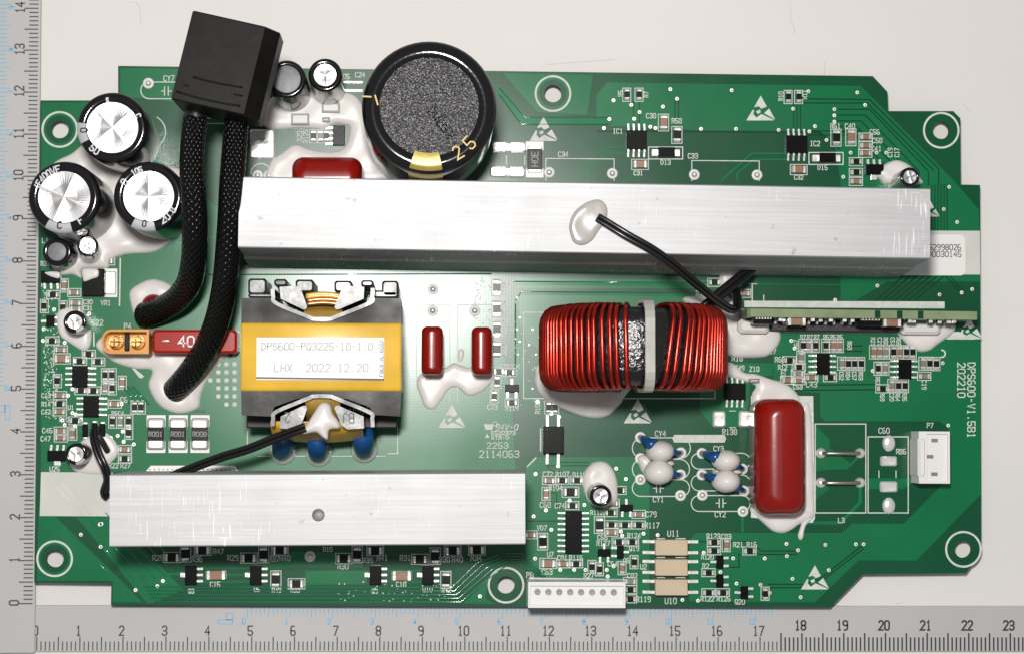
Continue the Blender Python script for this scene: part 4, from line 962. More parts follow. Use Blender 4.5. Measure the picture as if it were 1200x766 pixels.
# ------------------------------------------------------------------ electrolytic capacitors
def can(x, y, rpx, h, rin=0.72, side='sleeve', top='can_top', vent='x', lean=(0, 0), name='electrolytic_capacitor', label=None, stripes=(), texts=(), topz=0.0, rot=0.0, upper='sleeve', skirt=None):
    zt = ZB + h; c = P(x, y, zt); r = rpx * S(zt)
    mb = MB(); b = r * 0.14
    prof = [(r, 0.1), (r, h - b), (r * 0.985, h - b * 0.45), (r - b * 0.55, h - b * 0.08), (r - b, h), (r * rin + 0.12, h + 0.02), (r * rin, h - 0.12), (r * rin, h - 0.55)]
    mis = [1] + [0] * 6
    mb.lathe(prof, 56, 0, mis=mis)
    mb.lathe([(0.004, 0.1), (r, 0.1)], 56, 1)
    # the side: sleeve up to the roll
    ob = part(name, mb, [upper, side], board, (c.x, c.y, ZB), 0, label)
    if lean != (0, 0): ob.rotation_euler = (lean[0], lean[1], 0)
    if vent:
        tm = MB(); ri = r * rin * 0.995; zz = h - 0.18 - topz
        lobes = 4 if vent == 'x' else 3
        seg = 48
        for k in range(seg):
            a0, a1_ = rot + 2 * math.pi * k / seg, rot + 2 * math.pi * (k + 1) / seg
            f = lambda a: 0.075 * ri * abs(math.sin((a - rot) * lobes / 2))
            q = []
            for a in (a0, a1_):
                q += [(ri * 0.5 * math.cos(a), ri * 0.5 * math.sin(a), zz - f(a) * 0.7), (ri * math.cos(a), ri * math.sin(a), zz - f(a) * 0.3)]
            tm.add([(0, 0, zz - 0.05), q[0], q[2]], [(0, 1, 2)]); tm.add(q, [(0, 1, 3, 2)])
        for k in range(lobes):
            a = rot + 2 * math.pi * k / lobes; wd = ri * 0.055
            d = Vector((math.cos(a), math.sin(a), 0)); s_ = Vector((-d.y, d.x, 0)) * wd
            p0 = d * wd * 1.2; p1 = d * ri * 0.96
            tm.add([(*(p0 + s_)[:2], zz), (*(p0 - s_)[:2], zz), (*(p1 - s_)[:2], zz + 0.02), (*(p1 + s_)[:2], zz + 0.02), (*p0[:2], zz + 0.05), (*p1[:2], zz + 0.05)],
                   [(1, 2, 5, 4), (3, 0, 4, 5)])
        part('vented_top', tm, top, ob)
    else:
        tm = MB(); tm.lathe([(r * rin, h - 0.25 - topz), (r * rin * 0.9, h - 0.18 - topz), (0.004, h - 0.18 - topz)], 40, 0); part('end_disc', tm, top, ob)
    pr = MB(); zf = h + 0.035
    for a0, a1_ in stripes:
        n = 14; vv = []
        for k in range(n + 1):
            a = math.radians(a0 + (a1_ - a0) * k / n); ca, sa = math.cos(a), math.sin(a)
            for rr_, z_ in ((r + 0.02, h * 0.3), (r + 0.02, h - b), (r * 0.985 + 0.02, h - b * 0.42), (r - b * 0.55, h - b * 0.08 + 0.03), (r - b, h + 0.025), (r * rin + 0.15, h + 0.04)):
                vv.append((rr_ * ca, rr_ * sa, z_))
        pr.add(vv, [(k * 6 + i, (k + 1) * 6 + i, (k + 1) * 6 + i + 1, k * 6 + i + 1) for k in range(n) for i in range(5)], 0, True)
    for s, a_mid, hpx, mi in texts:            # lettering that follows the rim
        st, wd = strokes(s); hh = hpx * S(zt); rm = (r * rin + r - b) / 2
        for j, pl in enumerate(st):
            pts = []
            for u, v in pl:
                a = math.radians(a_mid) + u * hh * 0.8 / rm; q = rm - v * hh if mi >= 10 else rm + v * hh
                a = math.radians(a_mid) + (u if mi >= 10 else -u) * hh * 0.8 / rm
                pts.append((q * math.cos(a), q * math.sin(a)))
            pr.strip(pts, 0.30, zf + 0.03 + 0.004 * (j % 4), mi % 10)
    if pr.f: part('sleeve_print', pr, ['sleeve_stripe', 'sleeve_ink', 'res_black', 'gold_ink'], ob)
    return ob
can(129, 147, 41.5, 25, side='sleeve_side_sheen', label='black sleeved capacitor with crossed silver top next to the corner hole', rot=math.radians(42), stripes=[(172, 208)], texts=[('0', 186, 8, 2), ('50', 232, 8, 11), ('C', 25, 6, 1), ('E', 100, 4, 1)], lean=(0.02, 0.02))
can(75, 231, 42, 25, side='sleeve_side_sheen', label='black sleeved capacitor with crossed silver top overhanging the ruler', rot=math.radians(-24), stripes=[(238, 284)], texts=[('C', 262, 8, 12), ('F', 305, 8, 11), ('VE', 108, 8, 1), ('400', 132, 7, 1), ('(F', 155, 7, 1)])
can(174, 230, 41, 25, side='sleeve_side_sheen', label='black sleeved capacitor with crossed silver top touching the braided cable', rot=math.radians(1), stripes=[(240, 282)], texts=[('0', 262, 7, 12), ('20', 307, 8, 11), ('8', 330, 7, 11), ('105', 115, 6, 1), ('0', 150, 8, 1)])
can(66.5, 295, 16.8, 11, 0.64, top='rubber_top', vent=None, name='drum_inductor', label='small black drum inductor with grey end beside a small silver capacitor')
can(96, 291.5, 12.2, 13, 0.74, side='can_side', vent='y', label='small silver capacitor beside the black drum inductor', rot=1.1, lean=(-0.05, 0.10))
can(87.5, 377, 13.2, 9, 0.64, side='can_side', vent='y', label='small capacitor with white top next to the mark C22', stripes=[(280, 330)], rot=0.4)
can(89, 531.5, 12.6, 9, 0.68, vent='y', label='small black capacitor near the white printed rectangle', stripes=[(270, 330)], rot=0.4)
can(336, 93, 22.5, 21, 0.72, top='rubber_top', vent=None, name='drum_inductor', label='larger black drum inductor half behind the square plug')
can(381, 90, 19.8, 19, 0.66, side='can_side', vent='y', label='silver capacitor between the drum inductor and the biggest capacitor', rot=0.6, lean=(-0.02, 0))
can(704, 578, 12.8, 10, 0.68, side='can_side', vent='y', label='small silver topped capacitor glued above the sixteen pin chip', rot=0.4, lean=(0.05, 0.0))
can(1066.5, 207.5, 11.5, 11, 0.68, side='can_side', vent='x', label='small silver topped capacitor by the far end of the long heatsink', rot=0.3)
big = can(503, 125.5, 79.5, 40, 0.735, vent=None, top='can_grain', label='biggest black capacitor with a grainy dark top and gold tape', texts=[('2', 302, 15, 13), ('5', 318, 15, 13)])
# embossed code, moulded ring and gold tape on it
zt = ZB + 40; r = 79.5 * S(zt)
pr = MB(); 
for j, pl in enumerate(strokes('2W032')[0]):
    pts = []
    for u, v in pl:
        u2, v2 = u * 13 * 0.72 * S(zt), v * 9 * S(zt); a = math.radians(-52)
        pts.append((2.5 + u2 * math.cos(a) - v2 * math.sin(a), -3.5 + u2 * math.sin(a) + v2 * math.cos(a), 39.86))
    pr.tube(pts, 0.16, 6)
part('embossed_code', pr, 'sleeve', big)
pr = MB(); vv = []
for k in range(15):
    a = math.radians(252 + 30 * k / 14)
    for rr_, z_ in ((r * 0.735 * 0.93, 39.95), (r * 0.735 + 0.4, 40.10), (r * 0.86, 40.09), (r * 0.93, 40.02), (r + 0.06, 39.2 - r * 0.08), (r + 0.06, 20)):
        vv.append((rr_ * math.cos(a), rr_ * math.sin(a), z_))
pr.add(vv, [(k * 6 + i, (k + 1) * 6 + i, (k + 1) * 6 + i + 1, k * 6 + i + 1) for k in range(14) for i in range(5)], 0, True)
part('gold_tape', pr, 'gold_tape', big)
pr = MB()
pr.strip([(-r * 0.98, 2.2), (-r * 0.86, 2.1)], 0.35, 40.06); pr.strip([(-r * 0.80, 2.4), (-r * 0.76, 0.4)], 0.35, 40.07)
part('gold_mark', pr, 'gold_ink', big)

# ------------------------------------------------------------------ dipped film capacitors
def pill(x0, y0, x1, y1, h, label, zmid=0.6, n=5.0, name='film_capacitor', m='epoxy_red', rotv=0.0):
    """epoxy block with rounded edges: superellipse plan, domed top"""
    zz = ZB + h * zmid; c = P((x0 + x1) / 2, (y0 + y1) / 2, zz); a = (x1 - x0) / 2 * S(zz); b = (y1 - y0) / 2 * S(zz)
    e = min(a, b); mb = MB(); seg = 64; vv = []; along = b >= a
    rr_ = min(e * 0.9, h * 0.6); prof = [(0.88, 0.9, 0.0), (1, 1, 0.9)]
    for k in range(15):
        t = k / 14 * math.pi / 2; prof.append((max(math.cos(t) ** 0.75, 0.004), 1 - 0.62 * e / max(a, b) * (1 - math.cos(t) ** 0.8), h - rr_ + rr_ * math.sin(t) ** 0.9))
    nn = len(prof)
    for fs_, fl_, z in prof:
        A, B = (a * fs_, b * fl_) if along else (a * fl_, b * fs_)
        rc = min(A, B, e * 0.55)
        for k in range(seg):
            t = 2 * math.pi * k / seg + 1e-4
            vv.append(((A - rc) * (1 if math.cos(t) > 0 else -1) + rc * math.cos(t), (B - rc) * (1 if math.sin(t) > 0 else -1) + rc * math.sin(t), z))
    mb.add(vv, [(i * seg + k, i * seg + (k + 1) % seg, (i + 1) * seg + (k + 1) % seg, (i + 1) * seg + k) for i in range(nn - 1) for k in range(seg)], 0, True)
    return part(name, mb, m, board, (c.x, c.y, ZB), rotv, label)
pill(883, 466.5, 943, 602, 13, 'large dark red film capacitor standing on a white printed block')
pill(494, 382.7, 519, 439, 11, 'small dark red film capacitor next to the transformer')
pill(552.5, 383.5, 576, 439, 11, 'small dark red film capacitor beside the column of chip resistors')
pill(343, 186, 425, 236, 16, 'dark red film capacitor half under the long heatsink')
# disc capacitors under white silicone, with blue leads
def disc_cap(x, y, rx, ry, leads, label, h=8.5, blue=None):
    zz = ZB + h * 0.6; c = P(x, y, zz)
    mb = MB(); mb.sphere((0, 0, h * 0.5), rx * 1.12 * S(zz), ry * 1.16 * S(zz), h * 0.5, 30, 14)
    ob = part('disc_capacitor', mb, 'glue', board, (c.x, c.y, ZB), 0, label)
    for (lx, ly, r0_) in leads:
        e = P(lx, ly); d = Vector((e.x - c.x, e.y - c.y, 0)); lm = MB()
        lm.tube([(d.x * 0.35, d.y * 0.35, h * 0.62), (d.x * 0.6, d.y * 0.6, h * 0.58), (d.x * 0.85, d.y * 0.85, h * 0.4), (d.x, d.y, 0.5)], [r0_ * 1.3, r0_ * 0.85, r0_ * 0.6, r0_ * 0.5], 12)
        part('coated_lead', lm, 'blue_epoxy', ob)
    return ob
disc_cap(774, 528.5, 14.8, 11, [(750.4, 512, 1.5), (797.9, 530, 0.9)], 'white coated disc capacitor with blue leads beside the mark CY4')
disc_cap(772.4, 553, 15.8, 12.6, [(797.5, 555.8, 0.9)], 'white coated disc capacitor with blue leads above the mark CY1')
disc_cap(851.3, 539.5, 15.2, 11, [(822.5, 530.7, 1.5), (870, 549, 0.9)], 'white coated disc capacitor touching the white slot print')
disc_cap(851.3, 563.5, 15.2, 11.6, [(822.5, 555.8, 1.1), (871.7, 574.8, 0.9)], 'white coated disc capacitor above the mark CY2')
blob([(747, 534), (760, 533), (770, 538), (766, 556), (756, 556), (750, 548)], 2.0, 1.6)
blob([(760, 538), (786, 538), (788, 546), (760, 546)], 5.0, 1.6); blob([(838, 548), (866, 548), (866, 556), (838, 556)], 5.0, 1.6)

# ------------------------------------------------------------------ transformer
TZ = ZB + 26
def tq(x, y, z=TZ): p = P(270 + x / 3.19, 310 + y / 3.19, z); return (p.x, p.y)
tc_ = P(376, 419, TZ)
tr = bpy.data.objects.new('transformer', None); col.objects.link(tr); tr.parent = board; tr['label'] = 'square transformer with grey ferrite core, yellow tape band and white sticker'
def tpart(name, mb, m, label=None): return part(name, mb, m, tr, label=label)
def slab(poly, z0, z1, zt=None, c=None):
    mb = MB(); q = [tq(x, y, z1 if zt is None else zt) for x, y in poly]
    ar = sum(q[i][0] * q[(i + 1) % len(q)][1] - q[(i + 1) % len(q)][0] * q[i][1] for i in range(len(q)))
    if ar < 0: q.reverse()
    mb.prism(q, z0, z1); return mb
for poly in ([(42, 125), (155, 125), (165, 150), (300, 212), (380, 212), (520, 150), (535, 125), (638, 127), (640, 225), (40, 222)],
             [(40, 470), (638, 470), (634, 566), (535, 560), (520, 530), (380, 482), (300, 482), (165, 530), (150, 566), (42, 562)]):
    tpart('ferrite_core', slab(poly, ZB + 3.0, TZ - 0.4), 'ferrite')
tpart('ferrite_core', slab([(60, 200), (625, 200), (625, 500), (60, 500)], ZB + 3, TZ - 0.6), 'ferrite')
# tape band with rounded long edges
mb = MB(); q0 = tq(38, 345); q1 = tq(640, 347); yb = tq(38, 473)[1]; yt = tq(38, 216)[1]
vv = []; prof = [(yb + 0.0, ZB + 3), (yb, TZ - 0.5), (yb + 0.25, TZ + 0.1), (yb + 0.9, TZ + 0.35), ((yb + yt) / 2, TZ + 0.42), (yt - 0.9, TZ + 0.35), (yt - 0.25, TZ + 0.1), (yt, TZ - 0.5), (yt, ZB + 3)]
xs = [q0[0], q0[0] + 0.08, q0[0] + 0.6, q1[0] - 0.6, q1[0] - 0.08, q1[0]]; dz = [-0.9, -0.25, 0, 0, -0.25, -0.9]
for x, dzz in zip(xs, dz): vv += [(x, y, z + (dzz if 0 < i < 8 else 0)) for i, (y, z) in enumerate(prof)]
n = len(prof)
mb.add(vv, [((i + 1) * n + k, (i + 1) * n + k + 1, i * n + k + 1, i * n + k)[::-1] for i in range(len(xs) - 1) for k in range(n - 1)], 0, True)
mb.add(vv[:n], [tuple(range(n))]); mb.add(vv[-n:], [tuple(range(n - 1, -1, -1))])
tpart('tape_band', mb, 'tape_yellow')
zl = TZ + 0.62
lb = MB(); a = tq(98, 272, zl); b = tq(574, 430, zl); lb.box(a[0], b[0], b[1], a[1], zl - 0.2, zl)
st_ob = part('sticker', lb, 'paper', tr)
lt = MB()
def ltext(s, x, y, hpx, mi, rot=0, wd=0.22, sx=0.8):
    p = tq(x, y, zl); hh = hpx / 3.19 * S(zl)
    for j, pl in enumerate(strokes(s)[0]):
        c_, s_ = math.cos(math.radians(rot)), math.sin(math.radians(rot))
        lt.strip([(p[0] + (u * sx * c_ - v * s_) * hh, p[1] + (u * sx * s_ + v * c_) * hh) for u, v in pl], wd, zl + 0.02 + 0.004 * (j % 5), mi)
ltext('DPS600-PQ3225-10-1.0', 325, 305, 26, 0, sx=0.86); ltext('LHX  2022.12.20', 340, 385, 28, 0, sx=0.9); ltext('FQC3-VL-KC02', 564, 350, 11, 1, 90, 0.13, 1.1)
for pts, wd in (([(98, 422), (572, 428)], 0.38), ([(572, 290), (572, 428)], 0.08)): lt.strip([tq(x, y, zl) for x, y in pts], wd, zl + 0.045, 1)
part('sticker_print', lt, ['ink_faint', 'ink_dark'], tr)
# bobbin flanges: bent wall and plates, top and bottom
for sgn in (0, 1):
    Y = (lambda y: y) if sgn == 0 else (lambda y: 692 - y + 2)
    wall = catmull([(*tq(x, Y(y), TZ + 0.6), 0) for x, y in [(158, 92), (160, 120), (172, 146), (292, 196), (310, 203), (372, 203), (392, 196), (520, 144), (530, 120), (532, 88)]], 4, False)
    mb = MB(); L_, Rr = [], []
    for i, p in enumerate(wall):
        t = (wall[min(i + 1, len(wall) - 1)] - wall[max(i - 1, 0)]).normalized(); nr = Vector((-t.y, t.x, 0)) * 0.42
        L_.append(p + nr); Rr.append(p - nr)
    pl = [(v.x, v.y) for v in L_] + [(v.x, v.y) for v in reversed(Rr)]
    ar = sum(pl[i][0] * pl[(i + 1) % len(pl)][1] - pl[(i + 1) % len(pl)][0] * pl[i][1] for i in range(len(pl)))
    if ar < 0: pl.reverse()
    mb.prism(pl, ZB + 3, TZ + 0.6); tpart('bobbin_wall', mb, 'bobbin')
    for poly in ([(184, 84), (245, 80), (264, 94), (287, 158), (282, 168), (272, 168), (188, 128)], [(500, 84), (438, 80), (416, 94), (389, 158), (394, 168), (404, 168), (498, 128)]):
        poly = [(x, Y(y)) for x, y in poly]
        tpart('bobbin_plate', slab(poly, ZB + 4, TZ - 0.9), 'bobbin')
# printed plate codes
for s, x, y, rr_ in (('2', 214, 570, 180), ('BJ', 440, 572, 180)):
    mbp = MB(); p = tq(x, y, TZ - 0.9)
    for j, pl in enumerate(strokes(s)[0]): mbp.strip([(p[0] - u * 0.75 * 2.1, p[1] - v * 2.1) for u, v in pl], 0.24, TZ - 0.87 + 0.004 * (j % 4))
    tpart('plate_code', mbp, 'ink_dark')
# windings wrapped in tape, bulging between the plates
def winding(x0, x1, ya, yb_, bulge, z0, z1, m, nseg=14):
    mb = MB(); vv = []; rows = 7
    for i in range(nseg + 1):
        t = i / nseg; x = x0 + (x1 - x0) * t; bz = math.sin(math.pi * t)
        for j in range(rows):
            s_ = j / (rows - 1); y = ya + (yb_ - ya) * s_ + bulge * bz * s_; z = z1 - (z1 - z0) * (s_ ** 2.2) + 0.25 * math.sin(s_ * 14)
            vv.append((*tq(x, y, z1), z))
    mb.add(vv, [(i * rows + j, i * rows + j + 1, (i + 1) * rows + j + 1, (i + 1) * rows + j) for i in range(nseg) for j in range(rows - 1)], 0, True)
    return mb
tpart('taped_winding', winding(274, 418, 200, 106, -8, ZB + 8, TZ - 1.2, 0), 'tape_kraft')
tpart('taped_winding', winding(280, 410, 492, 610, 10, ZB + 14, TZ - 1.2, 0), 'tape_kraft')
tpart('taped_winding', winding(150, 495, 585, 652, 14, ZB + 12, TZ - 3.5, 0), 'tape_yellow')
for k, (ya, yb2, z_) in enumerate(((148, 142, TZ - 1.6), (134, 128, TZ - 2.6))):
    mb = MB(); mb.tube([(*tq(284 + 9.6 * i, ya - 6 * math.sin(math.pi * i / 13), TZ - 1), z_) for i in range(14)], 0.5 if k else 0.42, 8)
    tpart('copper_wire', mb, 'copper_bare')
for k, yy in enumerate((116, 122)):
    mb = MB(); mb.tube([(*tq(282 + 9.9 * i, yy - 7 * math.sin(math.pi * i / 13), TZ - 2), TZ - 3.0) for i in range(14)], 0.55, 8); tpart('tape_edge', mb, 'tape_yellow')
# pin rails with rough teeth
for (x0, y0, x1, y1) in [(66, 52, 135, 112), (163, 54, 212, 82), (243, 56, 312, 104), (388, 60, 455, 104), (488, 58, 535, 84), (566, 60, 628, 122), (66, 106, 170, 126), (520, 96, 628, 126)]:
    zt = TZ - 9; p = tq(x0, y0, zt); q = tq(x1, y1, zt); mb = MB(); mb.box(p[0], q[0], q[1], p[1], ZB + 0.3, zt, 0, 0.45); tpart('bobbin_foot', mb, 'bobbin')
mb = MB(); p = tq(60, 560, TZ - 12); q = tq(625, 610, TZ - 12); mb.box(p[0], q[0], q[1], p[1], ZB + 0.3, TZ - 12, 0, 0.3); tpart('bobbin_foot', mb, 'wire_dull')
for i in range(7):
    p = tq(70 + 90 * i, 640, ZB)
for x, y in ((195, 690), (330, 698), (500, 684)):
    e = tq(x, y, ZB); s_ = tq(x + (8 if x < 300 else -6), y - 70, TZ - 12)
    mb = MB(); mb.tube([(*s_, TZ - 13), ((e[0] + s_[0]) / 2, (e[1] + s_[1]) / 2 - 0.6, TZ - 16), (e[0], e[1] - 0.2, ZB + 4), (e[0], e[1], ZB + 0.3)], [2.6, 2.5, 2.2, 2.0], 16)
    tpart('sleeved_lead', mb, 'blue_epoxy')
    mb = MB(); mb.lathe([(3.3, 0.16), (3.1, 0.7), (2.3, 1.6), (1.5, 1.9)], 26); ob = part('solder_pad', mb, 'tin', tr, (e[0], e[1] - 0.3, ZB))
sk2 = Flat(ZB + 0.3); sk2.line([(466, 500), (466, 531), (455, 531)], 1.3); sk2.line([(290, 531), (290, 505)], 1.3); sk2.line([(302, 534), (452, 534)], 1.0)
o = part('transformer_outline', sk2.mb, 'silk', board); o['kind'] = 'stuff'
# glue strand over the lower winding holding the sensor wire
mb = MB()
pts = [tq(258, 615), tq(300, 590), tq(345, 555), tq(365, 540), tq(385, 600), tq(362, 652)]
blob([(346, 505), (358, 498), (366, 486), (376, 472), (386, 473), (390, 484), (396, 492), (398, 501), (386, 503), (384, 514), (378, 512), (370, 506), (356, 508)], 1.6, 1.8, TZ - 1.0, 0.3, label='white glue strand over the taped winding', lump=0.1)

# ------------------------------------------------------------------ wire wound toroid standing on its rim
to_c = P(742, 407, ZB + 21.5); Ro, Ri, hw = 20.2, 11.0, 8.5
tz = ZB + 21.6; yoff = P(742, 404.5, ZB + 41).y
tor = bpy.data.objects.new('toroid_inductor', None); col.objects.link(tor); tor.parent = board
tor.location = Vector((to_c.x, yoff, tz)) * MM; tor['label'] = 'upright ring inductor wound with glossy red enamelled wire'
def ring_pt(th, rad, ax): return (rad * math.cos(th), ax, rad * math.sin(th))
mb = MB(); sec = []
for cx_, cy_, a0 in ((Ro - 3.6, hw - 3.6, 0), (Ri + 3.6, hw - 3.6, 90), (Ri + 3.6, -hw + 3.6, 180), (Ro - 3.6, -hw + 3.6, 270)):
    for k in range(5): a = math.radians(a0 + 22.5 * k); sec.append((cx_ + 3.6 * math.cos(a), cy_ + 3.6 * math.sin(a)))
ns = len(sec); NT = 96; vv = []
for k in range(NT): vv += [ring_pt(2 * math.pi * k / NT, r_ - 0.3, a_) for r_, a_ in sec]
mb.add(vv, [(k * ns + i, k * ns + (i + 1) % ns, ((k + 1) % NT) * ns + (i + 1) % ns, ((k + 1) % NT) * ns + i) for k in range(NT) for i in range(ns)], 0, True)
part('ring_core', mb, 'core_black', tor)
def turns(a0, a1_, n, shear, seed):
    rnd = random.Random(seed); mb = MB(); wr = 0.53
    for i in range(n):
        th0 = math.radians(a0 + (a1_ - a0) * (i / (n - 1)) ** 0.93 + rnd.uniform(-0.8, 0.8)); path = []; k_ = rnd.uniform(-0.05, 0.05) + shear * max(0, 1 - i / (n * 0.45)); lift = wr + rnd.uniform(-0.05, 0.12)
        for r_, a_ in sec:
            s_ = 1 if r_ > (Ro + Ri) / 2 else -1
            rr_ = r_ + lift * s_ * (1 if abs(a_) < hw - 0.1 or True else 1)
            aa = a_ + lift * (1 if a_ > 0 else -1) * (1 if abs(a_) > hw - 1.2 else 0.7)
            path.append(ring_pt(th0 + k_ * a_ / hw * 0.09 / 0.09 * 0.05, rr_, aa))
        mb.tube(path, wr, 8, 0, closed=True, up=(math.cos(th0), 0, math.sin(th0)))
    return mb
part('copper_winding', turns(100.5, 262, 41, 0.2, 3), 'copper_red', tor)
part('copper_winding', turns(73, -82, 38, -1.3, 5), 'copper_red', tor)
mb = MB(); vv = []; out = []
for dth in (-1, 1):
    for off in (0.25, 0.95):
        for r_, a_ in sec:
            s_ = 1 if r_ > (Ro + Ri) / 2 else -1
            rr_ = r_ + (off + 0.9) * s_; aa = a_ * (hw + off + 0.6) / hw; th = math.radians(86.2)
            p = ring_pt(th, rr_, aa); out.append((p[0] + dth * 1.05, p[1], p[2]))
o_ = 0; ff = []
for i in range(ns):
    j = (i + 1) % ns
    ff += [(ns + i, ns + j, 3 * ns + j, 3 * ns + i), (i, j, ns + j, ns + i), (2 * ns + i, 3 * ns + i, 3 * ns + j, 2 * ns + j)]
mb.add(out, ff, 0, False)
part('cable_tie', mb, 'tie', tor)

# ------------------------------------------------------------------ upright daughter board
dz = ZB + 13
q0, q1 = P(872, 361.5, dz), P(1145, 365, dz); d = q1 - q0; L = d.length; ang = math.atan2(d.y, d.x)
db = bpy.data.objects.new('daughter_board', None); col.objects.link(db); db.parent = board; db.location = Vector((q0.x, q0.y, ZB)) * MM; db.rotation_euler = (0, 0, ang)
db['label'] = 'narrow green board standing on edge with chips on one face'
mb = MB(); mb.add([(0.8, 0, 0.3), (L, 0, 0.3), (L, 0, 13), (1.5, 0, 13), (0.8, 0, 12.3)] + [(0.8, -1.9, 0.3), (L, -1.9, 0.3), (L, -1.9, 13), (1.5, -1.9, 13), (0.8, -1.9, 12.3)],
                  [(0, 4, 3, 2, 1), (5, 6, 7, 8, 9)], 0)
mb.add(mb.v[:10], [(0, 1, 6, 5), (1, 2, 7, 6), (2, 3, 8, 7), (3, 4, 9, 8), (4, 0, 5, 9)], 1)
part('substrate', mb, ['mask_light', 'fr4_edge'], db)
for t in (0.56, 0.655, 0.745):
    mb = MB(); mb.box(L * t, L * t + 1.3, -1.85, -0.05, 12.9, 13.03); part('edge_pad', mb, 'trace_dark', db)
def onface(x0, x1, z0, z1, th, m, name):
    mb = MB(); mb.box(L * x0, L * x1, -1.9 - th, -1.88, z0, z1, 0, 0); return part(name, mb, m, db)
for x0, x1 in ((0.045, 0.125), (0.50, 0.60), (0.665, 0.69)): onface(x0, x1, 6.5, 11, 1.5, 'ic_black', 'integrated_circuit')
for k in range(6):
    onface(0.055 + 0.012 * k, 0.060 + 0.012 * k, 11, 12, 0.4, 'tin', 'pin'); onface(0.51 + 0.014 * k, 0.516 + 0.014 * k, 11, 12, 0.4, 'tin', 'pin')
for t, w_ in ((0.205, 0.05), (0.615, 0.05)):
    onface(t, t + w_, 8.5, 11.8, 1.6, 'cer_tan', 'chip_capacitor'); onface(t - 0.012, t, 8.4, 11.9, 1.7, 'tin', 'end_cap'); onface(t + w_, t + w_ + 0.012, 8.4, 11.9, 1.7, 'tin', 'end_cap')
for t in (0.155, 0.17, 0.29, 0.33, 0.37, 0.43, 0.465, 0.71, 0.73, 0.80, 0.845, 0.88, 0.90):
    kd = random.choice(('res_black', 'cer_grey', 'cer_tan')); z_ = random.uniform(7.5, 10); onface(t, t + 0.016, z_, z_ + 1.5, 0.7, kd, 'chip_resistor'); onface(t, t + 0.016, z_ + 1.5, z_ + 1.95, 0.75, 'tin', 'end_cap'); onface(t, t + 0.016, z_ - 0.45, z_, 0.75, 'tin', 'end_cap')
# black pin header along its foot
mb = MB(); mb.box(L * 0.14, L * 0.705, -4.6, -1.95, 0.25, 3.2, 0, 0.25); hd = part('pin_header', mb, 'wire_dull', db)
for k in range(16):
    t = L * (0.155 + 0.0365 * k); mb = MB(); mb.box(t, t + 0.65, -3.0, -1.95, 3.25, 4.6, 0, 0.15); part('pin', mb, 'tin', db)
mb = MB(); mb.box(L * 0.0, L * 0.135, -5.2, -1.95, 0.25, 4.6, 0, 0.7); part('pin_header', mb, 'glue', db)
mb = MB(); mb.box(L * 0.71, L * 0.885, -5.0, -1.95, 0.25, 4.4, 0, 0.7); part('pin_header', mb, 'glue', db)

# ------------------------------------------------------------------ connectors
# yellow two pole plug socket
zt = ZB + 9; c = P(146.5, 400, zt); s = S(zt)
def xt_outline(g):
    pts = [(27.5 - g, 14 - g), (-17, 14 - g)] + [(-17 + (11 - g) * math.cos(t) * 0.95, (14 - g) * math.sin(t)) for t in [math.pi / 2 + math.pi * k / 8 for k in range(1, 8)]] + [(-17, -14 + g), (27.5 - g, -14 + g)]
    return [(x * s, y * s) for x, y in pts]
def shell(outer, inner, z0, z1, zin, mi=0):
    mb = MB(); n = len(outer)
    vv = [(x, y, z0) for x, y in outer] + [(x, y, z1) for x, y in outer] + [(x, y, z1) for x, y in inner] + [(x, y, zin) for x, y in inner]
    ff = []
    for l in range(3):
        for i in range(n): j = (i + 1) % n; ff.append((l * n + i, l * n + j, (l + 1) * n + j, (l + 1) * n + i))
    ff.append(tuple(range(3 * n, 4 * n)))
    if sum(outer[i][0] * outer[(i + 1) % n][1] - outer[(i + 1) % n][0] * outer[i][1] for i in range(n)) < 0: ff = [tuple(reversed(f)) for f in ff]
    mb.add(vv, ff, mi); return mb
xt = part('power_socket', shell(xt_outline(0), xt_outline(2.6), 0.2, 9, 4.5), 'xt_yellow', board, (c.x, c.y, ZB), 0, 'yellow two pole power socket with gold contacts by the mark P4')
for dx in (-13, 12):
    mb = MB()
    for k in range(4):
        a0 = math.pi / 2 * k + 0.18; a1_ = a0 + math.pi / 2 - 0.36
        arc = [(5.4 * s * math.cos(a0 + (a1_ - a0) * j / 5), 5.4 * s * math.sin(a0 + (a1_ - a0) * j / 5)) for j in range(6)] + [(0.7 * s * math.cos((a0 + a1_) / 2), 0.7 * s * math.sin((a0 + a1_) / 2))]
        mb.prism(arc, 4.4, 8.4)
    mb.lathe([(8.8 * s, 4.6), (8.4 * s, 5.6), (7.6 * s, 5.6), (7.4 * s, 4.6)], 28)
    mb.v = [(x + dx * s, y, z) for x, y, z in mb.v]; part('contact', mb, 'gold', xt)
mb = MB(); mb.box(-3.5 * s, 2.5 * s, -10 * s, 10 * s, 4.45, 5.4, 0, 0.2); part('divider', mb, 'res_black', xt)
# blade fuse
zt = ZB + 8; a = P(178.5, 386, zt); b = P(277.5, 413.5, zt); cx_, cy_ = (a.x + b.x) / 2, (a.y + b.y) / 2; hx, hy = (b.x - a.x) / 2, (a.y - b.y) / 2
mb = MB(); mb.box(-hx, hx, -hy, hy, 0.3, 8, 0, 0.55)
fu = part('blade_fuse', mb, 'fuse_red', board, (cx_, cy_, ZB), 0, 'red blade fuse printed 40 passing under the braided cable')
mb = MB()
for j, pl in enumerate(strokes('40')[0]): mb.strip([(-1.9 + u * 2.3 * 0.95, v * 2.3) for u, v in pl], 0.36, 8.02 + 0.005 * (j % 3))
part('fuse_rating', mb, 'paper', fu)
mb = MB(); mb.sphere((-6.6, 0.1, 8.0), 0.95, 0.28, 0.22, 16, 6, 0, 0); part('test_contact', mb, 'tin', fu)
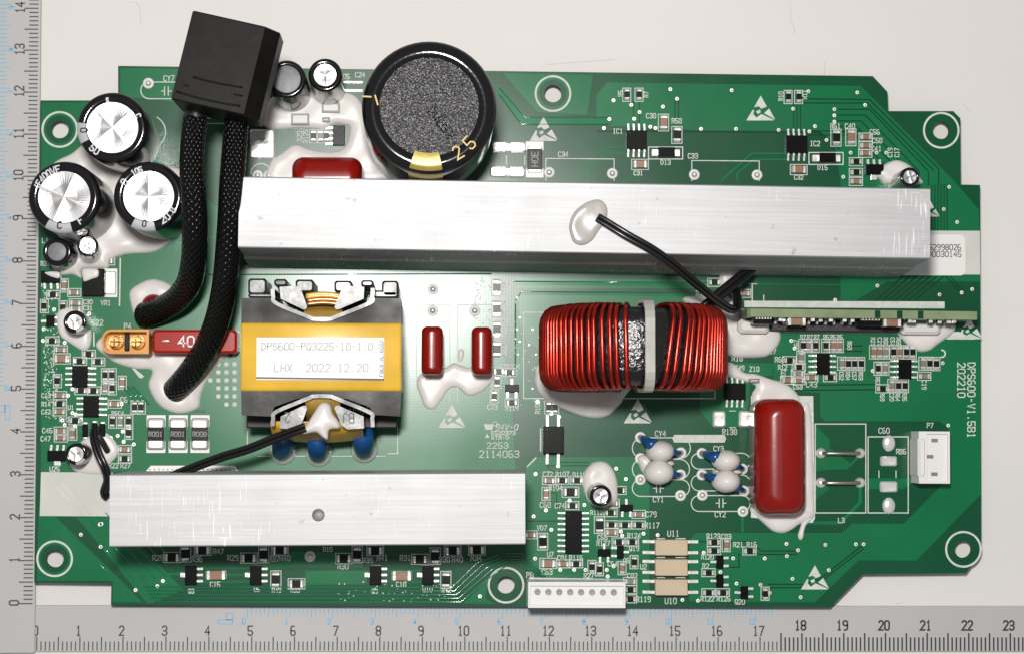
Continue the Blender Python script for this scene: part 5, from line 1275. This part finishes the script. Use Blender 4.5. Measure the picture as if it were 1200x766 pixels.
# white locking headers
def wafer(x0, y0, x1, y1, h, pins, label, wall, lip=None):
    zt = ZB + h; a = P(x0, y0, zt); b = P(x1, y1, zt); cx_, cy_ = (a.x + b.x) / 2, (a.y + b.y) / 2; hx, hy = (b.x - a.x) / 2, (a.y - b.y) / 2
    r = lambda g: [(-hx + g[0], -hy + g[1]), (hx - g[2], -hy + g[1]), (hx - g[2], hy - g[3]), (-hx + g[0], hy - g[3])]
    ob = part('header_socket', shell(r((0, 0, 0, 0)), r(wall), 0.2, h, h - 0.9), 'nylon', board, (cx_, cy_, ZB), -0.006, label)
    for px_, py_, e in pins:
        p = P(px_, py_, zt); mb = MB()
        if e: mb.box(p.x - cx_ - 0.75, p.x - cx_ + 0.75, p.y - cy_ - 0.4, p.y - cy_ + 0.4, h - 1.6, h - 0.55, 0, 0.1); part('pin', mb, 'bare_wire', ob)
        else: mb.lathe([(0.75, h - 0.95), (0.72, h - 0.62), (0.45, h - 0.55), (0.4, h - 0.75), (0.004, h - 0.75)], 16, c=(p.x - cx_, p.y - cy_)); part('pin', mb, 'tie', ob)
    return ob
wafer(619, 681.5, 733, 711.5, 8.5, [(630 + 12.8 * k, 693.5, 0) for k in range(8)], 'white eight pin header socket overhanging the ruler edge', (0.5, 0.7, 0.5, 0.9))
p7 = wafer(1076.5, 505, 1113.5, 566, 8, [(1096, 515.5, 1), (1091, 534.5, 1), (1096, 555, 1)], 'white three pin header socket by the mark P7', (1.9, 0.6, 0.5, 0.6))
mb = MB(); mb.box(-3.9, -1.9, -4.8, 4.8, 0.2, 8.3, 0, 0.6); part('locking_wall', mb, 'nylon', p7)

# ------------------------------------------------------------------ stickers
zt = ZB + 0.30; q = [P(x, y, zt) for x, y in ((1050, 275), (1131, 275.5), (1131.5, 323), (1050, 322))]
pl = []
cxs = [(q[0], 0), (q[1], 1), (q[2], 1), (q[3], 0)]
x0, x1, y0, y1 = q[0].x, q[1].x, q[2].y, q[0].y; rc = 1.3
for cx_, cy_, a0 in ((x1 - rc, y1 - rc, 0), (x0 + rc, y1 - rc, 90), (x0 + rc, y0 + rc, 180), (x1 - rc, y0 + rc, 270)):
    for k in range(6): a = math.radians(a0 + 18 * k); pl.append((cx_ + rc * math.cos(a), cy_ + rc * math.sin(a)))
mb = MB(); mb.prism(pl, ZB + 0.2, zt); stk = part('serial_sticker', mb, 'paper', board, label='white serial number sticker with rounded corners by the long heatsink end')
fs = Flat(zt + 0.02); fs.text('152998026', 1105, 290, 6.4, 0, 0.95, 0.80); fs.text('D0030145', 1107, 298, 6.4, 0, 0.95, 0.84)
part('sticker_print', fs.mb, 'ink_dark', stk)

# ------------------------------------------------------------------ braided power cables and plug
pw = bpy.data.objects.new('power_lead', None); col.objects.link(pw); pw.parent = board; pw['label'] = 'pair of black braided cables ending in a black square plug'
def cable(pts, rpx, name, m, seg=20):
    path = catmull([tuple(P(x, y, z)) for x, y, z in pts], 8, False)
    rr_ = [rpx[0] + (rpx[1] - rpx[0]) * i / (len(path) - 1) for i in range(len(path))]
    mb = MB(); mb.tube(path, rr_, seg, 0, uvs=True); return part(name, mb, m, pw)
cable([(229, 138, 36), (226, 168, 36), (225, 200, 35.5), (227, 235, 34.5), (228, 270, 32.5), (227, 305, 28), (221, 332, 22), (208, 350, 16), (192, 361, 11), (176, 368, 8), (170, 369, 6.5)], (2.7, 3.05), 'braided_sleeve', 'braid')
cable([(277, 142, 36), (275, 170, 36), (272, 210, 36), (270, 250, 35), (267, 295, 32), (263, 335, 28), (256, 370, 23), (245, 400, 18), (230, 426, 13), (214, 447, 9), (205, 457, 6)], (2.75, 2.95), 'braided_sleeve', 'braid')
cable([(231, 112, 36.5), (229, 142, 36.2)], (2.45, 2.45), 'cable_jacket', 'cable_core'); cable([(281, 118, 36.5), (277, 146, 36.2)], (2.5, 2.5), 'cable_jacket', 'cable_core')
c = P(178, 357, ZB + 4); mb = MB(); mb.sphere((c.x, c.y, ZB + 0.5), 2.9, 2.7, 3.6, 24, 10, 0, 0.0); part('heat_shrink', mb, 'shrink_red', pw)
zt = ZB + 46; q = [P(x, y, zt) for x, y in ((225.8, 12.3), (310.9, 31.3), (285.3, 135.2), (200.0, 116.2))]
u = ((q[1] - q[0]) + (q[2] - q[3])) / 2; v = ((q[0] - q[3]) + (q[1] - q[2])) / 2; Wd, Ln = u.length, v.length; uu, vv_ = u / Wd, v / Ln; o0 = (q[0] + q[1] + q[2] + q[3]) / 4
sec = [(-Wd / 2 + 0.15, -0.0), (Wd / 2, 0.0), (Wd / 2 + 3.1, -3.6), (Wd / 2 + 3.1, -13), (Wd / 2 - 0.5, -17), (-Wd / 2 + 0.5, -17), (-Wd / 2, -0.3)]
mb = MB(); n = len(sec); vv = []
for t, g in ((-Ln / 2, 0.25), (-Ln / 2 + 0.25, 0), (Ln / 2 - 0.25, 0), (Ln / 2, 0.25)):
    for a, z in sec:
        k = 1 - g * 0.09; p = o0 + uu * ((a - 1.2) * k + 1.2) + vv_ * t; vv.append((p.x, p.y, zt + (z + 8.5) * k - 8.5))
ff = [(l * n + i, l * n + (i + 1) % n, (l + 1) * n + (i + 1) % n, (l + 1) * n + i) for l in range(3) for i in range(n)] + [tuple(range(n - 1, -1, -1)), tuple(range(3 * n, 4 * n))]
mb.add(vv, [tuple(reversed(f)) for f in ff]); pg = part('plug_housing', mb, 'plug', pw)
mb = MB()
for off, w0, w1, bow in ((0.70, 0.22, 0.90, 0.7), (0.905, 0.05, 0.93, 0.7)):         # moulded ridges near the cable end
    pts = []
    for k in range(15):
        t = w0 + (w1 - w0) * k / 14
        p = q[0] + (q[1] - q[0]) * t + (q[3] - q[0]) * (off + 0.03 * math.sin(math.pi * t) * bow); pts.append((p.x, p.y, zt + 0.02))
    mb.tube(pts, 0.22, 8)
for w0, w1, off in ((0.12, 0.2, 0.82), (0.80, 0.93, 0.80)):
    mb.tube([tuple(q[0] + (q[1] - q[0]) * t + (q[3] - q[0]) * off + Vector((0, 0, 0.02))) for t in (w0, (w0 + w1) / 2, w1)], 0.16, 8)
part('grip_ridge', mb, 'plug', pw)

# ------------------------------------------------------------------ temperature sensor wires
def wire_pair(pts, r, gap, label):
    root = bpy.data.objects.new('sensor_wire', None); col.objects.link(root); root.parent = board; root['label'] = label
    path = catmull([tuple(P(x, y, z)) for x, y, z in pts], 8, False)
    for s_ in (-1, 1):
        out = []
        for i, p in enumerate(path):
            t = (path[min(i + 1, len(path) - 1)] - path[max(i - 1, 0)]); nr = Vector((-t.y, t.x, 0))
            nr = nr.normalized() if nr.length > 1e-6 else Vector((1, 0, 0)); out.append(p + nr * gap * s_)
        mb = MB(); mb.tube(out, r, 10); part('insulated_core', mb, 'wire_black', root)
    return root
wire_pair([(700, 255, ZH + 0.5), (712, 262, ZH + 1.0), (735, 276, ZH + 1.6), (765, 293, ZH + 1.2), (790, 311, ZH - 1), (815, 332, ZH - 5), (840, 352, ZH - 11), (856, 362, ZH - 15), (863, 361, ZH - 17), (864, 350, ZH - 19), (862, 340, ZH - 21)], 0.55, 0.5, 'thin black twin wire running from the glue dab over the long heatsink')
wire_pair([(820, 366, ZB + 14), (838, 350, ZB + 14), (856, 335, ZB + 13), (872, 322, ZB + 11), (882, 312, ZB + 9)], 0.75, 0.65, 'thick black twin wire slipping under the long heatsink')
wire_pair([(358, 500, TZ + 0.2), (344, 505, TZ - 0.3), (320, 514, TZ - 2), (290, 526, TZ - 4), (260, 535, TZ - 6), (230, 546, TZ - 8), (205, 556, TZ - 10), (180, 568, TZ - 13)], 0.55, 0.5, 'thin black twin wire from the transformer to the short heatsink')
wire_pair([(112, 500, ZB + 4), (110, 512, ZB + 6), (115, 530, ZB + 7), (123, 548, ZB + 7), (126, 562, ZB + 5), (122, 576, ZB + 3), (126, 582, ZB + 2)], 0.55, 0.45, 'short black twin wire bending over the white printed rectangle')
mb = MB(); mb.tube([tuple(P(114, 508, ZB + 5)), tuple(P(120, 517, ZB + 3.5)), tuple(P(126, 528, ZB + 1.2))], 0.7, 10); part('sensor_wire', mb, 'wire_dull', board)
